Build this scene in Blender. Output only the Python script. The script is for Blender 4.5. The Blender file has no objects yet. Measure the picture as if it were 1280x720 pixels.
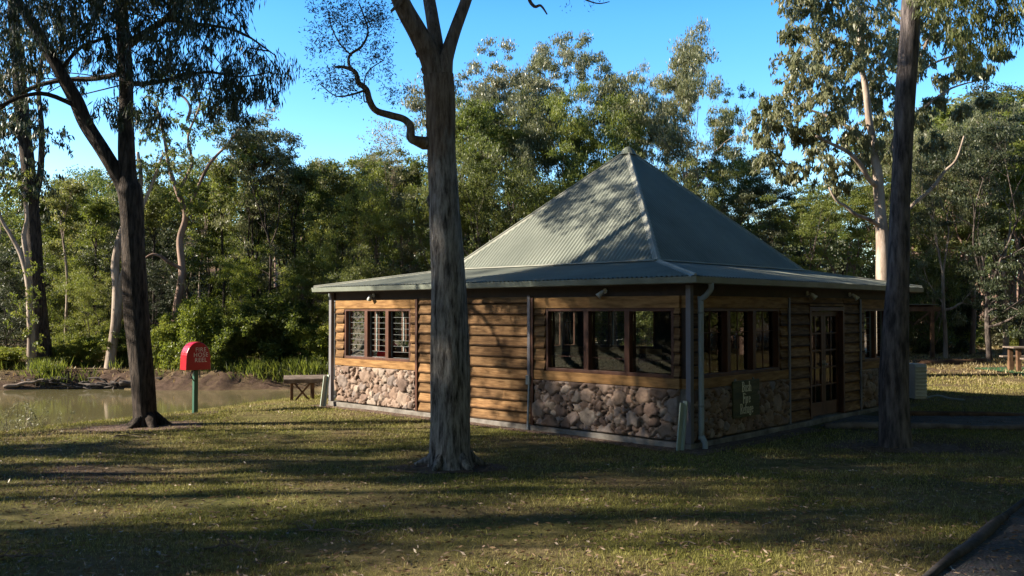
import bpy, bmesh, math, random
import numpy as np
from mathutils import Vector, noise
R = math.radians
rng = np.random.default_rng(7)
random.seed(7)
S = bpy.context.scene
COL = S.collection
F = 1113.0; PITCH = R(1.44); CAMZ = 2.05

# ------------------------------------------------------------------ basics
def at(px, py, Y):
    """world point seen at photo pixel (px,py) at depth Y"""
    a = (px-640)/F; b = (360-py)/F
    t = Y/(math.cos(PITCH)-b*math.sin(PITCH))
    return Vector((a*t, Y, CAMZ+t*(math.sin(PITCH)+b*math.cos(PITCH))))

def link(o, parent=None):
    COL.objects.link(o)
    if parent is not None: o.parent = parent
    return o

def tag(o, label=None, cat=None, group=None, kind=None):
    if label: o['label'] = label
    if cat: o['category'] = cat
    if group: o['group'] = group
    if kind: o['kind'] = kind
    return o

def empty(name, loc=(0,0,0), rz=0):
    o = bpy.data.objects.new(name, None); o.empty_display_size = .2
    o.location = loc; o.rotation_euler = (0,0,rz)
    return link(o)

class MB:
    def __init__(s): s.v=[]; s.f=[]; s.n=0
    def add(s, verts, faces):
        verts = np.asarray(verts, float).reshape(-1,3)
        b = s.n; s.v.append(verts); s.n += len(verts)
        s.f.extend([tuple(int(i)+b for i in f) for f in faces])
        return s
    def hexa(s, p):   # 8 corners: bottom 4 ring, top 4 ring
        return s.add([tuple(q) for q in p], [(0,3,2,1),(4,5,6,7),(0,1,5,4),(1,2,6,5),(2,3,7,6),(3,0,4,7)])
    def box(s, c, d, rz=0, rx=0, ry=0):
        from mathutils import Euler
        M = Euler((rx,ry,rz)).to_matrix(); c = Vector(c); p=[]
        for z in (-1,1):
            for x,y in ((-1,-1),(1,-1),(1,1),(-1,1)):
                p.append(c + M @ Vector((x*d[0]/2,y*d[1]/2,z*d[2]/2)))
        return s.hexa(p)
    def tube(s, pts, rad, n=8, jit=0.0, js=2.0, caps=True, flute=0.0):
        pts=[Vector(p) for p in pts]; m=len(pts)
        if not hasattr(rad,'__len__'): rad=[rad]*m
        V=[]; up=Vector((.123,.987,.05)).normalized(); prev=None
        for i,p in enumerate(pts):
            t=(pts[min(i+1,m-1)]-pts[max(i-1,0)])
            if t.length<1e-9: t=Vector((0,0,1))
            t.normalize()
            x = up.cross(t) if prev is None else prev - t*prev.dot(t)
            if x.length<1e-6: x=Vector((1,0,0)).cross(t)
            x.normalize(); y=t.cross(x); prev=x
            for k in range(n):
                a=2*math.pi*k/n; r=rad[i]
                if jit:
                    q=Vector((math.cos(a)*1.1, math.sin(a)*1.1, 0))*js+Vector((p.x*.3,p.y*.3,p.z*js*.45))
                    r*=1+jit*noise.noise(q)*2+jit*.6*noise.noise(q*Vector((3,3,1.3)) if False else Vector((q.x*3.1,q.y*3.1,q.z*1.4)))
                if flute: r*=1+flute*(noise.noise(Vector((math.cos(a)*5,math.sin(a)*5,p.z*.5))))
                V.append(p+x*math.cos(a)*r+y*math.sin(a)*r)
        Fc=[]
        for i in range(m-1):
            for k in range(n):
                k2=(k+1)%n
                Fc.append((i*n+k,i*n+k2,(i+1)*n+k2,(i+1)*n+k))
        if caps:
            Fc.append(tuple(range(n-1,-1,-1))); Fc.append(tuple((m-1)*n+k for k in range(n)))
        return s.add([tuple(v) for v in V], Fc)
    def data(s, name, smooth=False, recalc=True):
        me=bpy.data.meshes.new(name)
        vs=np.concatenate(s.v) if s.v else np.zeros((0,3))
        me.from_pydata(vs.tolist(), [], s.f); me.update()
        if recalc:
            bm=bmesh.new(); bm.from_mesh(me); bmesh.ops.recalc_face_normals(bm, faces=bm.faces); bm.to_mesh(me); bm.free()
        if smooth: me.polygons.foreach_set('use_smooth',[True]*len(me.polygons))
        return me
    def build(s, name, mat, parent=None, smooth=False, bevel=0, recalc=True):
        me=s.data(name, smooth, recalc); me.materials.append(mat)
        o=link(bpy.data.objects.new(name, me), parent)
        if bevel:
            b=o.modifiers.new('bevel','BEVEL'); b.width=bevel; b.segments=2; b.limit_method='ANGLE'
        return o

def quads_mesh(name, V, mat):
    """V: (N,4,3) array of quads -> mesh"""
    N=len(V); me=bpy.data.meshes.new(name)
    me.vertices.add(N*4); me.vertices.foreach_set('co', np.ascontiguousarray(V,dtype=np.float32).ravel())
    me.loops.add(N*4); me.loops.foreach_set('vertex_index', np.arange(N*4,dtype=np.int32))
    me.polygons.add(N); me.polygons.foreach_set('loop_start', np.arange(0,N*4,4,dtype=np.int32))
    me.polygons.foreach_set('loop_total', np.full(N,4,dtype=np.int32))
    me.update(calc_edges=True); me.validate(); me.materials.append(mat)
    return me

def crom(pts, k=6):
    """smooth a list of (point,radius)"""
    P=[Vector(p) for p,_ in pts]; r=[q for _,q in pts]; out=[];rr=[]
    n=len(P)
    for i in range(n-1):
        a=P[max(i-1,0)];b=P[i];c=P[i+1];d=P[min(i+2,n-1)]
        for j in range(k):
            t=j/k
            out.append(.5*((2*b)+(c-a)*t+(2*a-5*b+4*c-d)*t*t+(3*b-a-3*c+d)*t**3)); rr.append(r[i]*(1-t)+r[i+1]*t)
    out.append(P[-1]); rr.append(r[-1])
    return out, rr

# ------------------------------------------------------------------ materials
def newmat(name):
    m=bpy.data.materials.new(name); m.use_nodes=True; nt=m.node_tree; nt.nodes.clear()
    out=nt.nodes.new('ShaderNodeOutputMaterial'); b=nt.nodes.new('ShaderNodeBsdfPrincipled')
    nt.links.new(b.outputs[0], out.inputs[0])
    return m, nt, b, out
def N(nt, t, **kw):
    n=nt.nodes.new(t)
    for k,v in kw.items():
        if k in n.inputs.keys() if hasattr(n.inputs,'keys') else False: n.inputs[k].default_value=v
        else: setattr(n,k,v)
    return n
def coords(nt, scale=(1,1,1), kind='Object'):
    tc=nt.nodes.new('ShaderNodeTexCoord'); mp=nt.nodes.new('ShaderNodeMapping'); mp.inputs['Scale'].default_value=scale
    nt.links.new(tc.outputs[kind], mp.inputs[0]); return mp.outputs[0]
def tex(nt, vec, scale, detail=5, rough=.6, typ='ShaderNodeTexNoise'):
    n=nt.nodes.new(typ); n.inputs['Scale'].default_value=scale
    if 'Detail' in n.inputs: n.inputs['Detail'].default_value=detail
    if 'Roughness' in n.inputs: n.inputs['Roughness'].default_value=rough
    if vec is not None: nt.links.new(vec, n.inputs['Vector'])
    return n
def ramp(nt, fac, stops):
    r=nt.nodes.new('ShaderNodeValToRGB'); e=r.color_ramp.elements
    while len(e)<len(stops): e.new(.5)
    for i,(p,c) in enumerate(stops):
        e[i].position=p; e[i].color=(c[0],c[1],c[2],1) if hasattr(c,'__len__') else (c,c,c,1)
    nt.links.new(fac, r.inputs[0]); return r.outputs[0]
def mix(nt, fac, a, b, mode='MIX'):
    m=nt.nodes.new('ShaderNodeMix'); m.data_type='RGBA'; m.blend_type=mode
    for i,x in ((0,fac),(6,a),(7,b)):
        if hasattr(x,'links') or hasattr(x,'is_linked'): nt.links.new(x, m.inputs[i])
        elif i==0: m.inputs[0].default_value=x
        else: m.inputs[i].default_value=(x[0],x[1],x[2],1)
    return m.outputs[2]
def bump(nt, b, h, strength=.5, dist=.02):
    n=nt.nodes.new('ShaderNodeBump'); n.inputs['Strength'].default_value=strength; n.inputs['Distance'].default_value=dist
    nt.links.new(h, n.inputs['Height']); nt.links.new(n.outputs[0], b.inputs['Normal']); return n

def mat_noise(name, c1, c2, scale=3, stretch=(1,1,1), rough=.8, bs=.3, bd=.01, bscale=None, spec=.3, lo=.35, hi=.65, metal=0, c3=None):
    m,nt,b,_=newmat(name); v=coords(nt,stretch)
    n=tex(nt,v,scale,6,.62)
    st=[(lo,c1),(hi,c2)] if c3 is None else [(lo,c1),((lo+hi)/2,c2),(hi,c3)]
    nt.links.new(ramp(nt,n.outputs[0],st), b.inputs['Base Color'])
    b.inputs['Roughness'].default_value=rough; b.inputs['Specular IOR Level'].default_value=spec; b.inputs['Metallic'].default_value=metal
    n2=tex(nt,v,bscale or scale*4,6,.7)
    if bs: bump(nt,b,n2.outputs[0],bs,bd)
    return m

def mat_leaf(name, cols, trans=.35, rough=.45, spec=.35, clump=.5):
    m,nt,b,out=newmat(name)
    g=nt.nodes.new('ShaderNodeNewGeometry'); oi=nt.nodes.new('ShaderNodeObjectInfo')
    v=coords(nt); n=tex(nt,v,clump,2,.5)
    # per-leaf, per-clump and per-tree hue difference
    a=nt.nodes.new('ShaderNodeMath'); a.operation='MULTIPLY_ADD'; a.inputs[1].default_value=.55; nt.links.new(g.outputs['Random Per Island'],a.inputs[0])
    c=nt.nodes.new('ShaderNodeMath'); c.operation='MULTIPLY_ADD'; c.inputs[1].default_value=.9; c.inputs[2].default_value=-.38; nt.links.new(n.outputs[0],c.inputs[0])
    nt.links.new(c.outputs[0],a.inputs[2])
    d=nt.nodes.new('ShaderNodeMath'); d.operation='MULTIPLY_ADD'; d.inputs[1].default_value=.35; nt.links.new(oi.outputs['Random'],d.inputs[0]); nt.links.new(a.outputs[0],d.inputs[2])
    k=len(cols); col=ramp(nt,d.outputs[0],[(i/(k-1)*.9+.05,cc) for i,cc in enumerate(cols)])
    nt.links.new(col,b.inputs['Base Color']); b.inputs['Roughness'].default_value=rough; b.inputs['Specular IOR Level'].default_value=spec
    t=nt.nodes.new('ShaderNodeBsdfTranslucent'); hs=nt.nodes.new('ShaderNodeHueSaturation'); hs.inputs['Value'].default_value=1.75; hs.inputs['Saturation'].default_value=1.15; hs.inputs['Hue'].default_value=.485
    nt.links.new(col,hs.inputs['Color']); nt.links.new(hs.outputs[0],t.inputs[0])
    ms=nt.nodes.new('ShaderNodeMixShader'); ms.inputs[0].default_value=trans
    nt.links.new(b.outputs[0],ms.inputs[1]); nt.links.new(t.outputs[0],ms.inputs[2]); nt.links.new(ms.outputs[0],out.inputs[0])
    return m

M={}
M['leaf_olive']=mat_leaf('leaf_olive',[(.048,.066,.022),(.095,.118,.038),(.155,.175,.062),(.23,.225,.09)],trans=.42)
M['leaf_grey']=mat_leaf('leaf_grey',[(.065,.075,.042),(.12,.13,.07),(.19,.19,.11),(.28,.26,.17)],rough=.38,spec=.5,trans=.38)
M['leaf_sage']=mat_leaf('leaf_sage',[(.048,.062,.032),(.092,.108,.052),(.15,.162,.082),(.23,.23,.13)],rough=.4,spec=.45,trans=.4)
M['leaf_green']=mat_leaf('leaf_green',[(.048,.07,.018),(.09,.122,.03),(.142,.175,.046),(.21,.22,.068)],trans=.42)
M['leaf_bright']=mat_leaf('leaf_bright',[(.08,.11,.025),(.14,.18,.04),(.20,.235,.06),(.28,.28,.09)],trans=.45)
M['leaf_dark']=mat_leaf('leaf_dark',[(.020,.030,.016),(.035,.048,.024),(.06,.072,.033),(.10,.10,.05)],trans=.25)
M['leaf_blue']=mat_leaf('leaf_blue',[(.03,.045,.045),(.055,.075,.07),(.09,.11,.10),(.13,.14,.12)],trans=.25)
M['bark_pale']=mat_noise('bark_pale',(.10,.07,.055),(.33,.26,.21),1.6,(2.4,2.4,.6),.8,.5,.02,8,c3=(.45,.38,.325),lo=.33,hi=.7)
M['bark_dark']=mat_noise('bark_dark',(.018,.014,.012),(.11,.085,.07),4,(5,5,.9),.95,1,.06,9,lo=.38,hi=.66)
M['bark_mid']=mat_noise('bark_mid',(.03,.024,.022),(.15,.12,.105),3,(3,3,.8),.9,.9,.04,9,lo=.38,hi=.64)
M['bark_shaded']=mat_noise('shaded_bark',(.04,.033,.034),(.24,.20,.19),3,(4,4,.8),.9,.9,.04,9,lo=.38,hi=.68)  # purplish tone with the right trunk's shade put into the colour
M['bark_pink']=mat_noise('bark_pink',(.12,.07,.055),(.36,.25,.20),1.5,(2,2,.4),.8,.3,.01,7)
def mat_centerbark():
    m,nt,b,_=newmat('bark_grey_shedding'); v=coords(nt,(6,6,1.0)); v2=coords(nt,(1.3,1.3,.28)); v3=coords(nt,(7,7,2.2))
    n=tex(nt,v,3,8,.7); patch=tex(nt,v2,1.6,5,.65)
    grey=ramp(nt,n.outputs[0],[(.35,(.035,.03,.027)),(.43,(.15,.135,.125)),(.53,(.34,.315,.295)),(.66,(.52,.49,.46))])
    tan=ramp(nt,n.outputs[0],[(.34,(.11,.075,.055)),(.5,(.27,.20,.155)),(.7,(.42,.34,.275))])
    sep=nt.nodes.new('ShaderNodeSeparateXYZ'); tc=nt.nodes.new('ShaderNodeTexCoord'); nt.links.new(tc.outputs['Object'],sep.inputs[0])
    mr=nt.nodes.new('ShaderNodeMapRange'); mr.inputs[1].default_value=2.2; mr.inputs[2].default_value=5.2; mr.inputs[3].default_value=-.22; mr.inputs[4].default_value=.12; nt.links.new(sep.outputs[2],mr.inputs[0])
    ad=nt.nodes.new('ShaderNodeMath'); ad.operation='ADD'; nt.links.new(patch.outputs[0],ad.inputs[0]); nt.links.new(mr.outputs[0],ad.inputs[1])
    f=ramp(nt,ad.outputs[0],[(.47,0),(.55,1)])
    nt.links.new(mix(nt,f,grey,tan),b.inputs['Base Color']); b.inputs['Roughness'].default_value=.92; b.inputs['Specular IOR Level'].default_value=.2
    h=tex(nt,v3,4,8,.75); bump(nt,b,h.outputs[0],1,.07); return m
M['bark_grey']=mat_centerbark()
M['roof']=mat_noise('corrugated_roof_sheet',(.20,.22,.19),(.30,.32,.275),.9,(1,1,1),.5,.1,.004,9,spec=.4,lo=.3,hi=.7)
M['roof_cap']=mat_noise('ridge_capping_metal',(.24,.25,.21),(.36,.36,.31),2,(1,1,1),.4,.1,.003,9,spec=.5)
M['gutter']=mat_noise('gutter_metal',(.13,.15,.12),(.20,.22,.18),2,(1,1,1),.45,.1,.003,9,spec=.5)
M['darkwood']=mat_noise('dark_stained_timber',(.020,.011,.007),(.045,.024,.014),4,(1,1,1),.6,.2,.004,30)
M['frame']=mat_noise('red_brown_window_timber',(.045,.016,.009),(.10,.036,.018),5,(1,1,.3),.5,.2,.003,30)
def mat_clad():
    m,nt,b,_=newmat('honey_stained_boards'); v=coords(nt,(1,1,9)); v1=coords(nt)
    n=tex(nt,v,3,7,.65); w=tex(nt,v1,.9,3,.6); g=nt.nodes.new('ShaderNodeNewGeometry')
    c=ramp(nt,n.outputs[0],[(.3,(.09,.050,.024)),(.5,(.24,.135,.060)),(.7,(.38,.24,.12))])
    isl=ramp(nt,g.outputs['Random Per Island'],[(0,(.48,.46,.46)),(.5,(.82,.82,.82)),(1,(1.08,1.04,1))])
    c=mix(nt,1,c,isl,'MULTIPLY')
    wr=ramp(nt,w.outputs[0],[(.3,(.45,.42,.42)),(.55,(1,1,1))]); c=mix(nt,.8,c,wr,'MULTIPLY')
    kn=tex(nt,coords(nt,(1,1,1)),5,2,.5,'ShaderNodeTexVoronoi'); kf=ramp(nt,kn.outputs[0],[(.05,(.25,.2,.18)),(.10,(1,1,1))])
    c=mix(nt,.8,c,kf,'MULTIPLY')
    # lap shadow painted as a dark waney line on every board's lower edge
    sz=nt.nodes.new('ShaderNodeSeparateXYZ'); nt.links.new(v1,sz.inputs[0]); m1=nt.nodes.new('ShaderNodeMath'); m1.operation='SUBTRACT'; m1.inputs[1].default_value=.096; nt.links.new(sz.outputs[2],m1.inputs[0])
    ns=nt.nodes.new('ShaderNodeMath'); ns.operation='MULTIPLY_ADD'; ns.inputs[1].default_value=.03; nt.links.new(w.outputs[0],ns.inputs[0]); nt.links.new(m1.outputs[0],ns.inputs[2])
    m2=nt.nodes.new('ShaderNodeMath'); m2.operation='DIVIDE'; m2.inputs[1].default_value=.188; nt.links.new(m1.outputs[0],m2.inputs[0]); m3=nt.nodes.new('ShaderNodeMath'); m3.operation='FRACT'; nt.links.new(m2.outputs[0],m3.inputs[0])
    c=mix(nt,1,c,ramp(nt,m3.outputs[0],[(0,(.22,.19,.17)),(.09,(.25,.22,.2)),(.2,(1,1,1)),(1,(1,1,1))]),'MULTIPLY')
    nt.links.new(c,b.inputs['Base Color']); b.inputs['Roughness'].default_value=.8; b.inputs['Specular IOR Level'].default_value=.12
    bump(nt,b,n.outputs[0],.35,.006); return m
M['clad']=mat_clad()
M['trim']=mat_noise('honey_stained_trim',(.17,.088,.034),(.36,.205,.085),2.5,(1,1,7),.8,.3,.004,14,spec=.12)
def mat_stone():
    m,nt,b,_=newmat('rubble_stone'); at_=nt.nodes.new('ShaderNodeAttribute'); at_.attribute_name='tone'
    v=coords(nt); n=tex(nt,v,9,8,.7); 
    c=ramp(nt,at_.outputs['Fac'],[(0,(.035,.028,.024)),(.04,(.05,.04,.035)),(.06,(.17,.11,.085)),(.3,(.29,.185,.13)),(.5,(.40,.28,.21)),(.7,(.25,.20,.18)),(.85,(.47,.37,.29)),(1,(.33,.20,.135))])
    vr=ramp(nt,n.outputs[0],[(.3,(.55,.53,.52)),(.6,(1.05,1.05,1.05))]); c=mix(nt,1,c,vr,'MULTIPLY'); c=mix(nt,1,c,(.78,.80,.82),'MULTIPLY')
    nt.links.new(c,b.inputs['Base Color']); b.inputs['Roughness'].default_value=.88; bump(nt,b,n.outputs[0],.6,.02); return m
M['stone']=mat_stone()
M['concrete']=mat_noise('old_concrete',(.10,.088,.075),(.26,.24,.215),3,(1,1,1),.9,.4,.01,20)
def mat_glass():
    m,nt,b,out=newmat('window_glass'); nt.nodes.remove(b)
    tr=nt.nodes.new('ShaderNodeBsdfTransparent'); tr.inputs[0].default_value=(.93,.96,.95,1)
    gl=nt.nodes.new('ShaderNodeBsdfGlossy'); gl.inputs['Roughness'].default_value=.015
    fr=nt.nodes.new('ShaderNodeFresnel'); fr.inputs[0].default_value=1.42
    ms=nt.nodes.new('ShaderNodeMixShader'); nt.links.new(fr.outputs[0],ms.inputs[0]); nt.links.new(tr.outputs[0],ms.inputs[1]); nt.links.new(gl.outputs[0],ms.inputs[2])
    nt.links.new(ms.outputs[0],out.inputs[0]); return m
M['glass']=mat_glass()
def plain(name,c,rough=.5,spec=.5,metal=0,bs=.1):
    return mat_noise(name,tuple(x*.82 for x in c),c,3,(1,1,1),rough,bs,.003,20,spec=spec,metal=metal)
M['alu']=plain('louvre_metal',(.20,.22,.22),.45)
M['pipe']=plain('pale_blue_grey_pipe',(.30,.34,.36),.45)
M['post']=plain('mauve_grey_post',(.16,.15,.17),.6)
M['board']=plain('weathered_pale_green_board',(.40,.46,.40),.8,.2)
M['red']=plain('glossy_red_plastic',(.40,.008,.02),.28,.6)
M['white']=plain('white_lettering_paint',(.75,.72,.68),.6)
M['greenpost']=plain('green_painted_steel',(.025,.10,.065),.45)
M['black']=plain('black_rubber',(.015,.015,.016),.6)
M['signwood']=mat_noise('olive_sign_timber',(.035,.036,.012),(.085,.085,.028),4,(1,1,6),.6,.3,.004,20)
M['signletter']=plain('cream_sign_paint',(.75,.68,.48),.6)
M['greywood']=mat_noise('weathered_timber',(.10,.075,.06),(.24,.19,.16),4,(1,1,1),.85,.5,.008,24)
M['brownwood']=mat_noise('brown_stained_timber',(.06,.03,.018),(.16,.09,.05),4,(1,1,1),.8,.4,.006,24)
M['whitelamp']=plain('white_lamp_housing',(.7,.7,.68),.4)
M['darkbark']=mat_noise('dark_weathered_log',(.03,.025,.024),(.10,.085,.08),4,(1,1,1),.9,.7,.01,20)
M['floor']=plain('interior_floor',(.16,.10,.06),.5)

# ------------------------------------------------------------------ terrain
POND=np.array([(-60,12),(-24,13.2),(-13.6,15.5),(-10.6,17.5),(-8.6,20.6),(-6.9,23.6),(-5.9,25.2),(-4.4,27.2),(-4.8,28.6),(-8,28.9),(-11,28.5),(-14,29.1),(-18,28.2),(-26,28.6),(-60,27)],float)
def pond_sd(x,y):
    x=np.asarray(x,float); y=np.asarray(y,float); d=np.full(x.shape,1e9); ins=np.zeros(x.shape,bool); n=len(POND)
    for i in range(n):
        ax,ay=POND[i]; bx,by=POND[(i+1)%n]; ex,ey=bx-ax,by-ay
        t=np.clip(((x-ax)*ex+(y-ay)*ey)/(ex*ex+ey*ey),0,1)
        d=np.minimum(d,np.hypot(x-ax-t*ex,y-ay-t*ey))
        c=((ay>y)!=(by>y))&(x<(bx-ax)*(y-ay)/(by-ay+1e-12)+ax); ins^=c
    return np.where(ins,-d,d)
def sst(a,b,x):
    t=np.clip((x-a)/(b-a),0,1); return t*t*(3-2*t)
def wob(x,y):
    return (np.sin(x*1.3+y*.7)+np.sin(x*.61-y*1.13+2)+np.sin(x*2.9+y*2.3+1)*.5)/2.5
def gz(x,y):
    x=np.asarray(x,float); y=np.asarray(y,float)
    sd=pond_sd(x,y)+wob(x,y)*.18
    base=.45*np.clip(1-y/13,-0.0,2)**1.15
    far=sst(25.2,27.2,y)
    drop=.44*np.clip(1-sd/6,0,1)**2.5*(1-far)+far*(.48*np.clip(1-sd/.55,0,1)**1.2)
    z=base-drop+far*sst(0,4,sd)*.12
    z=np.where(sd<0,-.46-.7*np.clip(-sd/1.5,0,1),z)
    z=z+far*np.clip(1-np.abs(sd-.5)/.9,0,1)*(.05*np.sin(x*5.1+y*3)+.05*np.sin(x*9.7-y*6+1)+.05*np.sin(x*17+y*11))*(sd>0)
    hill=sst(48,125,y)*(13-7*sst(-5,30,x))
    z=z+hill+sst(-50,-140,x)*32*(1-sst(20,60,y))+.012*wob(x*2,y*2)+ .10*wob(x*.35,y*.3)*sst(26,40,y)  # includes an unseen rise added at far left to block low sky glow
    return z
def g1(x,y): return float(gz(np.array([x]),np.array([y]))[0])

def grid(name, xs, ys, fn, mat, off=0):
    X,Y=np.meshgrid(xs,ys); Z=fn(X,Y)+off; nx=len(xs); ny=len(ys)
    me=bpy.data.meshes.new(name); V=np.stack([X,Y,Z],-1).reshape(-1,3)
    i=np.arange(nx-1)[None,:]+np.arange(ny-1)[:,None]*nx
    Fq=np.stack([i,i+1,i+1+nx,i+nx],-1).reshape(-1,4)
    me.from_pydata(V.tolist(),[],Fq.tolist()); me.update(); me.polygons.foreach_set('use_smooth',[True]*len(me.polygons))
    me.materials.append(mat); return link(bpy.data.objects.new(name,me))

def mat_ground():
    m,nt,b,_=newmat('lawn_and_earth'); v=coords(nt); 
    n1=tex(nt,v,.55,5,.6); n2=tex(nt,v,7,6,.7); n3=tex(nt,v,60,4,.7); n4=tex(nt,v,.23,3,.5)
    grass=ramp(nt,n2.outputs[0],[(.3,(.055,.058,.017)),(.5,(.12,.115,.034)),(.72,(.20,.18,.065))])
    dry=ramp(nt,n2.outputs[0],[(.3,(.12,.085,.045)),(.55,(.20,.15,.075)),(.75,(.30,.23,.13))])
    f=ramp(nt,n1.outputs[0],[(.42,0),(.66,1)])
    c=mix(nt,f,grass,dry)
    dirt=ramp(nt,n2.outputs[0],[(.3,(.055,.035,.026)),(.6,(.13,.085,.065)),(.8,(.2,.14,.11))])
    sep=nt.nodes.new('ShaderNodeSeparateXYZ'); tc=nt.nodes.new('ShaderNodeTexCoord'); nt.links.new(tc.outputs['Object'],sep.inputs[0])
    ny=nt.nodes.new('ShaderNodeMapRange'); ny.inputs[1].default_value=21; ny.inputs[2].default_value=27; nt.links.new(sep.outputs[1],ny.inputs[0])
    # steep banks are bare earth
    g=nt.nodes.new('ShaderNodeNewGeometry'); s2=nt.nodes.new('ShaderNodeSeparateXYZ'); nt.links.new(g.outputs['True Normal'],s2.inputs[0])
    st=ramp(nt,s2.outputs[2],[(.60,1),(.86,0)])
    forest=mix(nt,ramp(nt,n1.outputs[0],[(.4,0),(.6,1)]),dry,dirt)
    c=mix(nt,ny.outputs[0],c,forest); 
    bare=ramp(nt,n4.outputs[0],[(.56,0),(.66,1)]); 
    c=mix(nt,bare,c,dirt); c=mix(nt,st,c,dirt)
    sp=ramp(nt,n3.outputs[0],[(.35,(.55,.55,.55)),(.65,(1.3,1.3,1.25))]); c=mix(nt,.75,c,sp,'MULTIPLY')
    nt.links.new(c,b.inputs['Base Color']); b.inputs['Roughness'].default_value=.95; b.inputs['Specular IOR Level'].default_value=.15
    bump(nt,b,n3.outputs[0],.8,.03); return m
M['ground']=mat_ground()
xs=np.concatenate([np.linspace(-420,-40,20),np.linspace(-38,-16,34),np.arange(-15.6,14,.16),np.linspace(14.2,40,36),np.linspace(45,420,18)])
ys=np.concatenate([np.linspace(-60,2,16),np.arange(2.4,32,.16),np.linspace(32.4,60,42),np.linspace(62,130,30),np.linspace(140,600,10)])
ground=grid('ground',xs,ys,gz,M['ground']); tag(ground,kind='structure')

def mat_water():
    m,nt,b,_=newmat('murky_pond_water'); v=coords(nt,(1,3,1))
    n=tex(nt,v,2.2,3,.5); n1=tex(nt,coords(nt),.2,3,.5)
    nt.links.new(ramp(nt,n1.outputs[0],[(.35,(.115,.105,.052)),(.65,(.165,.145,.075))]),b.inputs['Base Color'])
    b.inputs['Roughness'].default_value=.07; b.inputs['IOR'].default_value=1.33; b.inputs['Specular IOR Level'].default_value=.5
    bump(nt,b,n.outputs[0],.15,.008); return m
me=bpy.data.meshes.new('pond_water'); P2=[(-60,8),(-16,12),(-9,16),(-4,23),(-3.2,30),(-60,31)]
me.from_pydata([(x,y,-.5) for x,y in P2],[],[tuple(range(len(P2)))]); me.materials.append(mat_water())
tag(link(bpy.data.objects.new('pond_water',me)),kind='structure')

# gravel
def mat_gravel():
    m,nt,b,_=newmat('purplish_gravel'); v=coords(nt); n=tex(nt,v,45,2,.5,'ShaderNodeTexVoronoi'); n2=tex(nt,v,3,5,.6)
    c=mix(nt,.8,ramp(nt,n2.outputs[0],[(.3,(.025,.018,.018)),(.7,(.065,.047,.045))]),n.outputs['Color'],'OVERLAY')
    hs=nt.nodes.new('ShaderNodeHueSaturation'); hs.inputs['Saturation'].default_value=.35; nt.links.new(c,hs.inputs['Color'])
    nt.links.new(hs.outputs[0],b.inputs['Base Color']); b.inputs['Roughness'].default_value=.95; bump(nt,b,n.outputs[0],.8,.02); return m
M['gravel']=mat_gravel()

# ------------------------------------------------------------------ the refuge building
C0=Vector((2.62,13.2,0)); ang=R(46.5)
u=Vector((-math.sin(ang),math.cos(ang),0)); v_=Vector((math.cos(ang),math.sin(ang),0)) 
u=Vector((-.725,.6887,0)).normalized(); v_=Vector((.6887,.725,0)).normalized()
LL=8.95; LR=8.5; Zt=2.52
hut=empty('timber_hut',C0)
tag(hut,'low timber and stone refuge hut with a green corrugated pyramid roof','hut')
C0L=Vector((0,0,0))   # local origin: everything below is in hut coordinates (parent at C0)
class Wall:
    def __init__(s,O,d,n,L): s.O=O; s.d=d; s.n=n; s.L=L
    def p(s,a,z,e): return s.O+s.d*a+s.n*e+Vector((0,0,z))
    def box(s,mb,a0,a1,z0,z1,e0,e1):
        mb.hexa([s.p(a0,z0,e0),s.p(a1,z0,e0),s.p(a1,z0,e1),s.p(a0,z0,e1),s.p(a0,z1,e0),s.p(a1,z1,e0),s.p(a1,z1,e1),s.p(a0,z1,e1)])
WL=Wall(C0L,u,-v_,LL); WR=Wall(C0L,v_,-u,LR); WBL=Wall(u*LL,v_,u,LR); WBR=Wall(v_*LR,u,v_,LL)
TH=.13
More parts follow.
